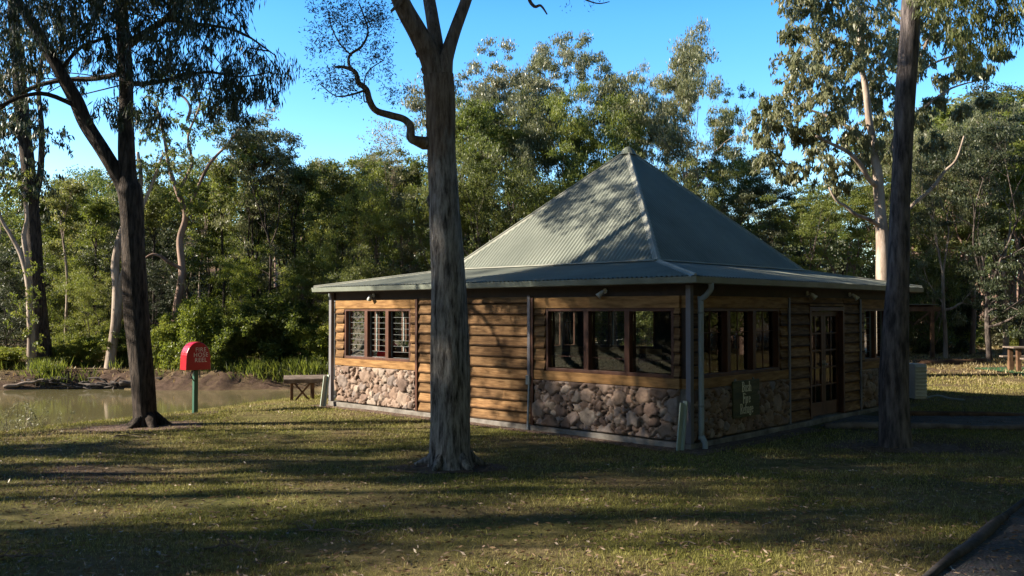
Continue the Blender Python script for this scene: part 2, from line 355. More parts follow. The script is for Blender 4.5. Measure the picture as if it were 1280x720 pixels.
def stone_panel(W,a0,a1,z0,z1,e,outward,seed):
    r=np.random.default_rng(seed); st=.018
    na=max(int((a1-a0)/st),3); nz=max(int((z1-z0)/st),3)
    A,Z=np.meshgrid(np.linspace(a0,a1,na),np.linspace(z0,z1,nz))
    # irregular stone centres of mixed size
    pts=[];rad=[]
    tries=0
    while tries<2500:
        tries+=1; q=(r.uniform(a0-.05,a1+.05),r.uniform(z0-.03,z1+.03)); rr=r.uniform(.07,.19) if tries<260 else (r.uniform(.05,.11) if tries<1000 else r.uniform(.03,.055))
        if all((q[0]-p[0])**2+((q[1]-p[1])*1.15)**2>((rr+s_)*.86)**2 for p,s_ in zip(pts,rad)): pts.append(q); rad.append(rr)
    pts=np.array(pts); rad=np.array(rad)
    wa=A+.018*np.sin(Z*31+A*9)+.012*np.sin(A*47+Z*17); wz=Z+.015*np.sin(A*29+1)+.012*np.sin(Z*39+A*33)
    D=np.sqrt((wa[...,None]-pts[:,0])**2+((wz[...,None]-pts[:,1])*1.15)**2)-rad*.9
    o=np.argsort(D,axis=-1)[...,:2]; d1=np.take_along_axis(D,o[...,:1],-1)[...,0]; d2=np.take_along_axis(D,o[...,1:2],-1)[...,0]
    gap=np.clip((d2-d1)/.06,0,1); h=np.sqrt(np.clip(1-(1-gap)**2,0,1))
    tone_=r.uniform(.08,1,len(pts)); hh=r.uniform(.6,1.15,len(pts)); tilt=r.normal(0,.22,(len(pts),2))
    idx=o[...,0]
    H=h*hh[idx]*.088+ (h>.35)*((wa-pts[idx,0])*tilt[idx,0]+(wz-pts[idx,1])*tilt[idx,1])*.8
    edge=np.minimum(np.minimum(A-a0,a1-A),np.minimum(Z-z0,z1-Z)); H=np.where(edge<.004,0,H)
    T=np.where(gap>.22,tone_[idx],0.0)
    V=[]; s=1 if outward else -1
    base=np.array(W.O); d=np.array(W.d); n=np.array(W.n)
    V=base+A[...,None]*d+n*(e+s*H)[...,None]+np.stack([0*Z,0*Z,Z],-1)
    i=np.arange(na-1)[None,:]+np.arange(nz-1)[:,None]*na
    me=bpy.data.meshes.new('stone_wall'); me.from_pydata(V.reshape(-1,3).tolist(),[],np.stack([i,i+1,i+1+na,i+na],-1).reshape(-1,4).tolist()); me.update()
    me.polygons.foreach_set('use_smooth',[True]*len(me.polygons))
    a=me.attributes.new('tone','FLOAT','POINT'); a.data.foreach_set('value',T.ravel().astype(np.float32))
    me.materials.append(M['stone']); return link(bpy.data.objects.new('stone_wall',me),hut)
seedc=[100]
def cladding(W,a0,a1,z0,z1,name='cladding'):
    mb=MB(); pitch=.188; z=z0; 
    while z<z1-.01:
        t=min(z+pitch,z1)
        # butt joints
        cuts=[a0]+([random.uniform(a0+.6,a1-.6)] if a1-a0>1.6 and random.random()<.5 else [])+[a1]
        for c0,c1 in zip(cuts[:-1],cuts[1:]):
            w=[random.uniform(-.004,.004) for _ in range(2)]
            mb.hexa([W.p(c0,z+w[0],0),W.p(c1-.002,z+w[1],0),W.p(c1-.002,z+w[1],.064),W.p(c0,z+w[0],.064),W.p(c0,t+.012,0),W.p(c1-.002,t+.012,0),W.p(c1-.002,t+.012,.020),W.p(c0,t+.012,.020)])
        z=t
    o=mb.build(name,M['clad'],hut)
    return o
def core(W,a0,a1,z0,z1): 
    mb=MB(); W.box(mb,a0,a1,z0,z1,-TH,-.001); return mb
def window(W,a0,a1,n=3,z0=1.03,z1=2.09,louvre=True,skip=()):
    mb=MB(); fw=.055
    W.box(mb,a0,a1,z1-fw,z1,-TH,.03); W.box(mb,a0,a1,z0,z0+fw,-TH,.035)
    W.box(mb,a0,a0+fw,z0+fw,z1-fw,-TH,.03); W.box(mb,a1-fw,a1,z0+fw,z1-fw,-TH,.03)
    wf=(a1-a0-2*fw); step=wf/n
    for i in range(1,n):
        c=a0+fw+step*i; W.box(mb,c-.05,c+.05,z0+fw,z1-fw,-TH-.02,.028)
    f=mb.build('window',M['frame'],hut,bevel=.004)
    for i in range(n):
        b0=a0+fw+step*i+(.05 if i else 0)+.012; b1=a0+fw+step*(i+1)-(.05 if i<n-1 else 0)-.012
        g=MB(); rl=MB(); h=(z1-z0-2*fw-.02); nb=8; bh=h/nb
        if louvre:
            for k in range(nb):
                q0=z0+fw+.01+bh*k; 
                g.add([tuple(x) for x in (W.p(b0,q0,-.056),W.p(b1,q0,-.056),W.p(b1,q0+bh-.003,-.059),W.p(b0,q0+bh-.003,-.059))],[(0,1,2,3)])
                W.box(rl,b0,b1,q0-.003,q0+.002,-.060,-.054)
            W.box(rl,b0-.010,b0+.006,z0+fw+.002,z1-fw-.002,-.082,-.044)
            W.box(rl,b1-.006,b1+.010,z0+fw+.002,z1-fw-.002,-.082,-.044)
            g.build('pane',M['glass'],f); rl.build('louvre_rack',M['alu'],f)
        else:
            W.box(g,b0,b1,z0+fw+.01,z1-fw-.01,-.064,-.058); g.build('pane',M['glass'],f)
            if louvre is None:
                W.box(rl,b0-.01,b1+.01,1.28,1.288,-.075,-.05); rl.build('glazing_bar',M['frame'],f); continue
            W.box(rl,(b0+b1)/2-.007,(b0+b1)/2+.007,z0+fw,z1-fw,-.075,-.05); 
            W.box(rl,b0-.01,(b0+b1)/2-.008,1.70,1.712,-.075,-.05); W.box(rl,(b0+b1)/2+.008,b1+.01,1.70,1.712,-.075,-.05); rl.build('glazing_bar',M['frame'],f)
    return f
def bay(W,a0,a1,w0,w1,louvre=True):
    seedc[0]+=1
    core(W,a0,a1,.10,.88).build('stone_core',M['concrete'],hut)
    stone_panel(W,a0+.02,a1-.02,.10,.88,0.0,True,seedc[0]); stone_panel(W,a0+.02,a1-.02,.10,.88,-TH-.002,False,seedc[0]+500)
    mb=MB(); W.box(mb,a0+.0,a1-.0,.88,1.03,-TH,.062); mb.build('sill_board',M['trim'],hut,bevel=.004)
    mb=MB(); W.box(mb,a0+.0,a1-.0,2.09,2.27,-TH,.055); mb.build('header_board',M['trim'],hut,bevel=.004)
    for b0,b1 in ((a0,w0),(w1,a1)):
        if b1-b0>.03:
            core(W,b0,b1,1.03,2.09).build('wall_core',M['darkwood'],hut); cladding(W,b0+.005,b1-.005,1.033,2.088)
    window(W,w0,w1,louvre=louvre)
def cladbay(W,a0,a1,door=None):
    segs=[(a0,a1)] if door is None else [(a0,door[0]),(door[1],a1)]
    for b0,b1 in segs:
        core(W,b0,b1,.10,2.27).build('wall_core',M['darkwood'],hut); cladding(W,b0+.005,b1-.005,.10,2.27)
    if door:
        core(W,door[0],door[1],2.12,2.27).build('wall_core',M['darkwood'],hut); cladding(W,door[0]+.004,door[1]-.004,2.13,2.27)
        d0,d1=door; mb=MB()
        W.box(mb,d0,d0+.07,.1,2.11,-TH,.06); W.box(mb,d1-.07,d1,.1,2.11,-TH,.06); W.box(mb,d0+.07,d1-.07,2.04,2.11,-TH,.06); mb.build('door_frame',M['frame'],hut,bevel=.004)
        mid=(d0+d1)/2
        for b0,b1,sgn in ((d0+.075,mid-.004,1),(mid+.004,d1-.075,-1)):
            D=MB(); st=.085
            W.box(D,b0,b0+st,.12,2.03,-.075,-.03); W.box(D,b1-st,b1,.12,2.03,-.075,-.03)
            W.box(D,b0+st,b1-st,1.94,2.03,-.075,-.03); W.box(D,b0+st,b1-st,.12,.36,-.075,-.03)
            rows=5; zz=np.linspace(.36,1.94,rows+1)
            for zr in zz[1:-1]: W.box(D,b0+st,b1-st,zr-.014,zr+.014,-.07,-.035)
            m2=(b0+b1)/2; 
            for k in range(rows): W.box(D,m2-.012,m2+.012,zz[k]+(.014 if k else 0),zz[k+1]-(.014 if k<rows-1 else 0),-.069,-.036)
            dr=D.build('door',M['frame'],hut)
            G=MB(); W.box(G,b0+st,b1-st,.36,1.94,-.056,-.051); G.build('pane',M['glass'],dr)
            H=MB(); hx=(mid-.045 if sgn==1 else mid+.045)
            H.tube([W.p(hx,1.05,-.03),W.p(hx,1.05,.03)],.022,8); W.box(H,hx-.018,hx+.018,.98,1.12,-.03,-.024); H.build('door_handle',M['alu'],dr)
for W,dr,louv in ((WL,None,(True,True)),(WR,(3.9,5.38),(False,True)),(WBL,(3.8,5.3),(True,False)),(WBR,(3.55,5.1),(True,True))):
    L=W.L
    bay(W,TH if W in (WL,) else (.0 if W is WR else TH),3.08,.24,2.80,None if W is WL else louv[0]) if W in(WL,WR) else bay(W,TH,3.08,.34,2.80,louv[0])
    cladbay(W,3.08,6.12,dr)
    e=L-TH if W in (WBR,) else (L-TH)
    bay(W,6.12,L if W is WR else e,6.34,L-.42 if W is WL else L-.34,louv[1])
# slab, top plate, ceiling, floor
def ring(mb,o,i,z0,z1,LLa=None):
    W=[( -o,-o),(LL+o,-o),(LL+o,LR+o),(-o,LR+o)]; Wi=[(i,i),(LL-i,i),(LL-i,LR-i),(i,LR-i)]
    P=lambda q,z:C0L+u*q[0]+v_*q[1]+Vector((0,0,z))
    for k in range(4):
        k2=(k+1)%4
        mb.hexa([P(W[k],z0),P(W[k2],z0),P(Wi[k2],z0),P(Wi[k],z0),P(W[k],z1),P(W[k2],z1),P(Wi[k2],z1),P(Wi[k],z1)])
def slabp(mb,o,z0,z1):
    P=lambda a,b,z:C0L+u*a+v_*b+Vector((0,0,z))
    c=[(-o,-o),(LL+o,-o),(LL+o,LR+o),(-o,LR+o)]; mb.hexa([P(a,b,z0) for a,b in c]+[P(a,b,z1) for a,b in c])
mb=MB(); slabp(mb,.085,-.5,.088); mb.build('concrete_slab',M['concrete'],hut,bevel=.01)
mb=MB(); slabp(mb,-.16,.09,.099); mb.build('floor',M['floor'],hut)
mb=MB(); ring(mb,.0,TH,2.272,2.50); mb.build('top_plate',M['darkwood'],hut)
mb=MB(); slabp(mb,-TH-.003,2.44,2.49); mb.build('ceiling',M['darkwood'],hut)
mb=MB(); slabp(mb,.21,2.503,2.513); mb.build('soffit',M['darkwood'],hut)
mb=MB(); ring(mb,.235,-.212,2.42,2.535); mb.build('fascia',M['darkwood'],hut)
# vertical trims at bay joints
for W in (WL,WR,WBL,WBR):
    for a in (3.08,6.12):
        mb=MB(); W.box(mb,a-.028,a+.028,.095,2.27,.048,.078); mb.build('cover_strip',M['post'] if W is WR else M['frame'],hut)
for a,b in ((0,0),(LL,0),(0,LR),(LL,LR)):
    p=C0L+u*a+v_*b; sx=-1 if a==0 else 1; sy=-1 if b==0 else 1
    mb=MB(); q=p+u*sx*.036+v_*sy*.036; 
    mb.box(q+Vector((0,0,1.27)),(.085,.085,2.35),math.atan2(v_.y,v_.x)); mb.build('corner_post',M['post'],hut,bevel=.006)
# gutter: profile swept round the eaves
OV=.25
mb=MB(); 
def P(a,b,z): return C0L+u*a+v_*b+Vector((0,0,z))
prof=[(0,.0),(0,.085),(-.008,.085),(-.008,.008),(-.085,.008),(-.098,.085),(-.112,.085),(-.10,-.004),(-.09,-.012),(0,-.012)]
np_=len(prof); V=[]; Fc=[]
for k,(a,b,sa,sb) in enumerate(((0,0,-1,-1),(LL,0,1,-1),(LL,LR,1,1),(0,LR,-1,1))):
    for o,z in prof:
        oo=OV-.012-o; V.append(P(a+sa*oo,b+sb*oo,2.455+z))
for k in range(4):
    for j in range(np_): j2=(j+1)%np_; k2=(k+1)%4; Fc.append((k*np_+j,k2*np_+j,k2*np_+j2,k*np_+j2))
mb.add([tuple(q) for q in V],Fc); mb.build('gutter',M['gutter'],hut)
# corrugated roof planes. s in [sA,sB] x t in [tA,tB] upper base
sA,sB,tA,tB=1.8,6.95,1.8,7.2; ZB=2.93; ZE=2.548; AP=((sA+sB)/2,(tA+tB)/2,5.56)
def corrugated(name, p0,p1,q0,q1, apex=False, pitch=.09, amp=.017):
    """bottom edge p0-p1, top edge q0-q1 (parallel); ribs run up slope"""
    p0,p1,q0,q1=map(Vector,(p0,p1,q0,q1)); e=(p1-p0); L=e.length; e.normalize()
    mid=(q0+q1)/2; up=mid-p0; up=up-e*up.dot(e); Hs=up.length; up.normalize(); n=e.cross(up); 
    if n.z<0: n=-n
    a0=(q0-p0).dot(e); a1=(q1-p0).dot(e); xs_=np.arange(0,L+.001,pitch/6); V=[];Fc=[]; rows=8
    for x in xs_:
        if x<a0: h=Hs*x/max(a0,1e-6)
        elif x>a1: h=Hs*(L-x)/max(L-a1,1e-6)
        else: h=Hs
        o=amp*math.sin(2*math.pi*x/pitch)
        for r_ in range(rows+1): V.append(p0+e*x+up*(h*r_/rows)+n*(o))
    m=rows+1
    for i in range(len(xs_)-1):
        for r_ in range(rows): Fc.append((i*m+r_,(i+1)*m+r_,(i+1)*m+r_+1,i*m+r_+1))
    mb=MB(); mb.add([tuple(q) for q in V],Fc); return mb.build(name,M['roof'],hut,smooth=True,recalc=False)
E=lambda a,b,z:P(a,b,z)
OE=OV+.02
ap=E(*AP)
low=[E(-OE,-OE,ZE),E(LL+OE,-OE,ZE),E(LL+OE,LR+OE,ZE),E(-OE,LR+OE,ZE)]
up_=[E(sA,tA,ZB),E(sB,tA,ZB),E(sB,tB,ZB),E(sA,tB,ZB)]
upb=[E(sA-.1,tA-.1,ZB+.005),E(sB+.1,tA-.1,ZB+.005),E(sB+.1,tB+.1,ZB+.005),E(sA-.1,tB+.1,ZB+.005)]
for k in range(4):
    k2=(k+1)%4
    corrugated('verandah_roof',low[k],low[k2],up_[k],up_[k2])
    corrugated('pyramid_roof',upb[k],upb[k2],ap,ap)
    # hip capping
    for a,b,w,nm in ((upb[k],ap,.085,'hip_capping'),(low[k],up_[k],.07,'hip_capping')):
        d=(b-a).normalized(); nxt=(upb[k2]-upb[k]).normalized(); prv=(upb[k-1]-upb[k]).normalized()
        def down(e_):   # direction in the plane spanned by d,e_ perpendicular to d
            w_=e_-d*e_.dot(d); return w_.normalized()
        c1=down(nxt); c2=down(prv); rise=Vector((0,0,.028)); ln=(b-a).length
        mb=MB(); s0=a-d*(.06 if b is not ap else .03); s1=b
        mb.add([tuple(x) for x in (s0+rise,s1+rise,s1+c1*w+rise*.4,s0+c1*w+rise*.4,s1+c2*w+rise*.4,s0+c2*w+rise*.4, s1+c1*w*1.05+Vector((0,0,-.01)),s0+c1*w*1.05+Vector((0,0,-.01)),s1+c2*w*1.05+Vector((0,0,-.01)),s0+c2*w*1.05+Vector((0,0,-.01)))],
               [(0,1,2,3),(0,5,4,1),(3,2,6,7),(4,5,9,8)])
        mb.tube([s0+rise,s1+rise],.020,8)
        mb.build(nm,M['roof_cap'],hut)
    # apron flashing at the break of the roof
    mb=MB(); a,b=upb[k],upb[k2]; out=((a+b)/2-ap); out.z=0; out.normalize()
    mb.hexa([a+Vector((0,0,.0)),b,b+out*.10-Vector((0,0,.012)),a+out*.10-Vector((0,0,.012)),a+Vector((0,0,.02)),b+Vector((0,0,.02)),b+out*.10+Vector((0,0,.002)),a+out*.10+Vector((0,0,.002))]); mb.build('apron_flashing',M['roof_cap'],hut)
mb=MB(); mb.tube([ap+Vector((0,0,-.10)),ap+Vector((0,0,.0)),ap+Vector((0,0,.015)),ap+Vector((0,0,.06)),ap+Vector((0,0,.085))],[.19,.13,.125,.07,.015],12)
mb.build('roof_finial',M['gutter'],hut)
# downpipes
def downpipe(a,b,da,db,kick):
    p=P(a,b,0); o1=P(a+da*.19,b+db*.19,0)
    c=[(P(a+kick[0]*.30,b+kick[1]*.30,2.45),.042),(P(a+kick[0]*.30,b+kick[1]*.30,2.36),.042),(P(a+kick[0]*.22,b+kick[1]*.22,2.27),.042),(P(a+kick[0]*.13,b+kick[1]*.13,2.2),.042),(P(a+kick[0]*.13,b+kick[1]*.13,2.1),.042),(P(a+kick[0]*.13,b+kick[1]*.13,.3),.042),(P(a+kick[0]*.13,b+kick[1]*.13,.2),.042),(P(a+kick[0]*.19,b+kick[1]*.19,.10),.042),(P(a+kick[0]*.19,b+kick[1]*.19,0.0),.042)]
    pp,rr=crom(c,4); mb=MB(); mb.tube(pp,rr,12); d=mb.build('downpipe',M['pipe'],hut,smooth=True)
    mb=MB(); mb.tube([P(a+kick[0]*.13,b+kick[1]*.13,z) for z in (.62,.65)],.047,12); mb.tube([P(a+kick[0]*.13,b+kick[1]*.13,z) for z in (2.0,2.03)],.047,12); mb.build('pipe_clip',M['alu'],d)
downpipe(0.0,.12,1,1,(-1,.0)); downpipe(LL,.12,1,1,(1,0)); 
# pipe, meter box and conduit on the left wall by the second bay joint
mb=MB(); WL.box(mb,3.11,3.17,.95,2.3,.05,.09); mb.build('cable_cover',M['post'],hut)
mb=MB(); WL.box(mb,3.10,3.19,.78,.94,.05,.11); mb.build('switch_box',M['alu'],hut,bevel=.005)
mb=MB(); mb.tube([WL.p(3.14,.78,.075),WL.p(3.14,.02,.11)],.018,8); mb.build('conduit',M['pipe'],hut)
# eave spot lamps
def spot(W,a,sgn=1,e=.10):
    B=MB(); c=W.p(a,2.33,e); B.tube([W.p(a,2.36,.0),c],.012,6); B.tube([W.p(a,2.36,.0),W.p(a,2.36,.02)],.04,10); 
    s=B.build('spot_lamp',M['whitelamp'],hut)
    d=(W.n*.6+W.d*.5*sgn+Vector((0,0,-.75))).normalized(); H=MB(); H.tube([c-d*.05,c,c+d*.05,c+d*.085],[.018,.034,.042,.052],12); H.build('lamp_head',M['whitelamp'],s,smooth=True)
    L_=MB(); L_.tube([c+d*.080,c+d*.087],[.047,.047],12); L_.build('lamp_lens',M['glass'],s)
spot(WL,1.55); spot(WL,7.55,-1); spot(WR,3.9,1); spot(WR,5.75,1)
# sign
sg=MB(); WR.box(sg,1.08,1.92,.36,.94,.085,.115); 
def text_obj(name,body,size,W,a,z,e,mat,parent,reverse=False,bold=.006,frame=None):
    cu=bpy.data.curves.new(name,'FONT'); cu.body=body; cu.size=size; cu.align_x='CENTER'; cu.align_y='CENTER'; cu.extrude=.002; cu.offset=bold; cu.space_character=1.12; cu.space_line=.95
    tmp=bpy.data.objects.new(name,cu); COL.objects.link(tmp); bpy.context.view_layer.update()
    dg=bpy.context.evaluated_depsgraph_get(); me=bpy.data.meshes.new_from_object(tmp.evaluated_get(dg)); bpy.data.objects.remove(tmp)
    me.name=name; me.materials.clear(); me.materials.append(mat)
    n=W.n; d=W.d if (W.d.cross(Vector((0,0,1)))-n).length<.5 else -W.d
    o=W.p(a,z,e)
    for v in me.vertices:
        x,y,q=v.co; v.co=o+d*x+Vector((0,0,1))*y+n*q
    return link(bpy.data.objects.new(name,me),parent)
sign=sg.build('sign_board',M['signwood'],None,bevel=.006); sign.location=C0
tag(sign,'olive green wooden sign reading Bush Fire Refuge hung below the corner window','sign')

# serif lettering built from strokes
SER={ # glyph: (width, [polylines of (x,y)], thick) on a 1.0 cap-height grid, x-height .62
 'B':(.62,[[(.12,0),(.12,1)],[(.12,1),(.35,1),(.48,.9),(.48,.64),(.35,.53),(.12,.53)],[(.35,.53),(.53,.42),(.53,.12),(.38,0),(.12,0)],[(0,1),(.2,1)],[(0,0),(.2,0)]]),
 'u':(.56,[[(.1,.62),(.1,.14),(.2,.0),(.32,.02),(.42,.14)],[(.42,.62),(.42,0),(.52,0)],[(0,.62),(.1,.62)],[(.32,.62),(.42,.62)]]),
 's':(.44,[[(.36,.5),(.24,.62),(.1,.58),(.06,.46),(.16,.35),(.3,.28),(.38,.16),(.3,.02),(.14,0),(.04,.12)]]),
 'h':(.58,[[(.1,0),(.1,1)],[(0,1),(.1,1)],[(.1,.44),(.22,.6),(.36,.6),(.44,.48),(.44,0)],[(0,0),(.2,0)],[(.35,0),(.54,0)]]),
 'F':(.56,[[(.12,0),(.12,1)],[(0,1),(.5,1),(.5,.86)],[(.12,.52),(.38,.52)],[(.38,.62),(.38,.42)],[(0,0),(.24,0)]]),
 'i':(.28,[[(.12,0),(.12,.62)],[(.02,.62),(.12,.62)],[(.02,0),(.22,0)],[(.10,.86),(.14,.86)]]),
 'r':(.42,[[(.1,0),(.1,.62)],[(0,.62),(.1,.62)],[(.1,.42),(.2,.58),(.34,.6)],[(0,0),(.2,0)]]),
 'e':(.48,[[(.06,.34),(.42,.34),(.4,.5),(.26,.62),(.12,.56),(.06,.34),(.1,.1),(.24,0),(.42,.12)]]),
 'R':(.66,[[(.12,0),(.12,1)],[(.12,1),(.36,1),(.5,.88),(.5,.66),(.36,.52),(.12,.52)],[(.32,.52),(.54,0),(.64,0)],[(0,1),(.2,1)],[(0,0),(.24,0)]]),
 'f':(.34,[[(.12,0),(.12,.86),(.2,1),(.34,.96)],[(.0,.62),(.28,.62)],[(.02,0),(.24,0)]]),
 'g':(.52,[[(.4,.56),(.24,.62),(.08,.5),(.08,.3),(.22,.2),(.38,.3),(.38,.5),(.26,.62)],[(.22,.2),(.1,.1),(.36,.04),(.46,-.1),(.3,-.26),(.1,-.22),(.06,-.1),(.16,.0)],[(.38,.6),(.5,.62)]])}
def serif(word,h,a,z,e,W,mb):
    wid=sum(SER[c][0]+.06 for c in word)*h*.82; x=-wid/2; d=W.d
    for c in word:
        w,pl=SER[c]
        for q in pl:
            vert=len(q)==2 and abs(q[0][0]-q[1][0])<.02; t=(.068 if vert else .038)*h
            for (x0,y0),(x1,y1) in zip(q[:-1],q[1:]):
                A_=np.array([x+x0*h*.82,y0*h]); B_=np.array([x+x1*h*.82,y1*h]); dd=B_-A_; l=np.linalg.norm(dd)+1e-9; dd/=l; nn=np.array([-dd[1],dd[0]])*t; A_=A_-dd*t*.4; B_=B_+dd*t*.4
                cs=[A_-nn,B_-nn,B_+nn,A_+nn]; mb.hexa([W.p(a+k[0],z+k[1],e+.0005*random.random()) for k in cs]+[W.p(a+k[0],z+k[1],e+.005+.001*random.random()) for k in cs])
        x+=(w+.06)*h*.82
lt=MB(); serif('Bush',.15,1.50,.765,.115,WR,lt); serif('Fire',.15,1.50,.585,.115,WR,lt); serif('Refuge',.15,1.50,.42,.115,WR,lt)
lt.build('lettering',M['signletter'],sign,recalc=True)
hk=MB(); WR.box(hk,1.2,1.23,.90,.97,.062,.085); WR.box(hk,1.77,1.80,.90,.97,.062,.085); hk.build('hook',M['alu'],sign)
# leaning boards at corners
def lean(top,bot,label,w=.065):
    top=Vector(top); bot=Vector(bot); d=(top-bot); mb=MB(); L=d.length; d.normalize(); side=v_.cross(d).normalized() if False else d.cross(u).normalized(); s2=d.cross(side).normalized()
    c=(-bot+bot); pts=[]
    for b_ in (Vector((0,0,0)),d*L):
        for x,y in ((-1,-1),(1,-1),(1,1),(-1,1)): pts.append(b_+s2*x*w/2+side*y*.016)
    mb.hexa(pts)
    mb.hexa([q+side*.034 -s2*0 for q in [Vector((0,0,0))-s2*w*.5-side*.016,Vector((0,0,0))-s2*w*.15-side*.016,Vector((0,0,0))-s2*w*.15+side*.07,Vector((0,0,0))-s2*w*.5+side*.07]]+[q+side*.034+d*L*.96 for q in [-s2*w*.5-side*.016,-s2*w*.15-side*.016,-s2*w*.15+side*.07,-s2*w*.5+side*.07]])
    o=mb.build('leaning_board',M['board'],None,bevel=.003); o.location=bot
    return tag(o,label,'board',None)
cp=C0+P(-.10,-.10,0)
lean(C0+P(-.02,-.13,.72),C0+P(.0,-.21,.0),'pale grey green board leaning on the near corner beside the downpipe')
lean(C0+P(LL+.0,-.13,.66),C0+P(LL-.04,-.26,-.03),'pale grey green board leaning on the far left corner of the hut')

# ------------------------------------------------------------------ tree tools
def leaf_quads(cent, dirs, L, Wd, r):
    n=len(cent); d=dirs/np.linalg.norm(dirs,axis=1,keepdims=True)
    a=r.normal(size=(n,3)); w=np.cross(d,a); w/=np.linalg.norm(w,axis=1,keepdims=True)+1e-9
    L=L*r.uniform(.65,1.3,(n,1)); Wd=Wd*r.uniform(.7,1.25,(n,1))
    V=np.empty((n,4,3)); V[:,0]=cent-d*L*.5; V[:,1]=cent+w*Wd*.5-d*L*.05; V[:,2]=cent+d*L*.5; V[:,3]=cent-w*Wd*.5-d*L*.05
    return V
def clump_pts(c, r3, n, r):
    p=r.normal(size=(n,3)); p/=np.linalg.norm(p,axis=1,keepdims=True); rad=r.uniform(0,1,(n,1))**.5*(1+.22*r.normal(size=(n,1)))
    p=p*rad; p[:,2]=np.where(p[:,2]<0,p[:,2]*.6,p[:,2])
    return np.asarray(c)+p*np.asarray(r3)

def gen_tree(seed, kind):
    """returns (trunk MB, leaf quads) of a tree about 10 m tall, limbs forking again and again into a domed crown"""
    r=np.random.default_rng(seed)
    K=dict(  # fork height, first limb length, ratio, levels, spread, upward pull, clump size, leaves per clump, leaf size, side limbs below the fork
     gum    =dict(H=10,tr=.17,fork=3.3,ll=2.5,q=.74,lev=3,sp=.55,up=.16,cl=(.38,.72),lv=115,flat=.55,droop=.8,LS=(.17,.048),low=2),
     domed  =dict(H=10,tr=.17,fork=4.0,ll=2.4,q=.72,lev=3,sp=.62,up=.12,cl=(.40,.72),lv=125,flat=.42,droop=.3,LS=(.15,.052),low=1),
     slender=dict(H=10,tr=.09,fork=5.0,ll=2.0,q=.70,lev=3,sp=.42,up=.22,cl=(.28,.55),lv=60,flat=.6,droop=.6,LS=(.14,.045),low=3),
     bushy  =dict(H=10,tr=.15,fork=1.5,ll=2.7,q=.76,lev=3,sp=.58,up=.14,cl=(.42,.80),lv=120,flat=.6,droop=.5,LS=(.17,.055),low=7),
     layered=dict(H=10,tr=.16,fork=2.6,ll=3.0,q=.74,lev=3,sp=.75,up=.02,cl=(.48,.85),lv=135,flat=.30,droop=.2,LS=(.14,.048),low=4),
     sparse =dict(H=10,tr=.08,fork=1.2,ll=3.0,q=.74,lev=3,sp=.36,up=.26,cl=(.3,.6),lv=26,flat=.6,droop=.4,LS=(.12,.04),low=1),
     pole   =dict(H=10,tr=.085,fork=6.3,ll=1.3,q=.72,lev=2,sp=.50,up=.20,cl=(.35,.65),lv=100,flat=.6,droop=.5,LS=(.16,.06),low=2),
     thin   =dict(H=10,tr=.09,fork=4.6,ll=2.3,q=.72,lev=1,sp=.62,up=.14,cl=(.38,.72),lv=70,flat=.38,droop=.4,LS=(.15,.05),low=2),
     open   =dict(H=10,tr=.11,fork=4.5,ll=2.6,q=.70,lev=1,sp=.70,up=.08,cl=(.45,.80),lv=150,flat=.32,droop=.3,LS=(.15,.05),low=1),
     shrub  =dict(H=3,tr=.04,fork=.12,ll=.85,q=.78,lev=3,sp=.62,up=.10,cl=(.20,.36),lv=62,flat=.8,droop=.0,LS=(.12,.055),low=5),
    )[kind]
    H=K['H']; T=MB(); leaves=[]; ends=[]
    def clump(c,s):
        n=max(int(K['lv']*2.0*(s/K['cl'][1])**1.4*r.uniform(.6,1.35)),4); P_=clump_pts(c,(s,s,s*K['flat']),n,r)
        d=r.normal(size=(n,3)); d[:,2]-=K['droop']*1.6; leaves.append(leaf_quads(P_,d,K['LS'][0],K['LS'][1],r))
    def grow(p,d,ln,rad,lev):
        m=4; cur=Vector(p); q=[(cur.copy(),rad)]; d=Vector(d).normalized()
        for k in range(m):
            d=(d+Vector(r.normal(0,.13,3))+Vector((0,0,K['up']*.5))).normalized(); cur=cur+d*ln/m; q.append((cur.copy(),rad*(1-.09*(k+1))))
        a,b=crom(q,2); T.tube(a,b,6 if lev>1 else 4,jit=.05 if lev>1 else 0,caps=False)
        if lev==0:
            clump(cur,r.uniform(*K['cl'])); 
            if r.uniform()<.6: clump(a[len(a)//2]+Vector(r.normal(0,.16,3)),K['cl'][0]*r.uniform(.7,1.1))
            return
        nb=3 if r.uniform()<.55 else 2; az0=r.uniform(0,6.28)
        x=d.cross(Vector((.3,.2,1))).normalized(); y=d.cross(x).normalized()
        for k in range(nb):
            az=az0+k*6.28/nb+r.normal(0,.35); sp=K['sp']*r.uniform(.6,1.35)
            grow(cur,d*math.cos(sp)+(x*math.cos(az)+y*math.sin(az))*math.sin(sp)+Vector((0,0,K['up']*.4)),ln*K['q']*r.uniform(.75,1.2),b[-1]*.66,lev-1)
        if lev>=1:
            k=int(r.uniform(.35,.8)*(len(a)-1)); az=r.uniform(0,6.28)
            grow(a[k],d*.5+(x*math.cos(az)+y*math.sin(az))*.9,ln*.5,b[k]*.4,max(lev-2,0))
    tp=[]; lx,ly=r.normal(0,.10*K['fork']**.5,2); nseg=8; ph=r.uniform(0,6)
    for k in range(nseg+1):
        t=k/nseg; tp.append((Vector((lx*t*t+.07*math.sin(t*5+ph)*K['fork']/4,ly*t*t+.07*math.cos(t*4+ph)*K['fork']/4,K['fork']*t-(.15 if k==0 else 0))),K['tr']*(1-.35*t)*(1.3 if k==0 else 1)))
    pp,rr=crom(tp,3); T.tube(pp,rr,9,jit=.07,caps=False)
    az0=r.uniform(0,6.28); n0=3 if kind!='shrub' else 6
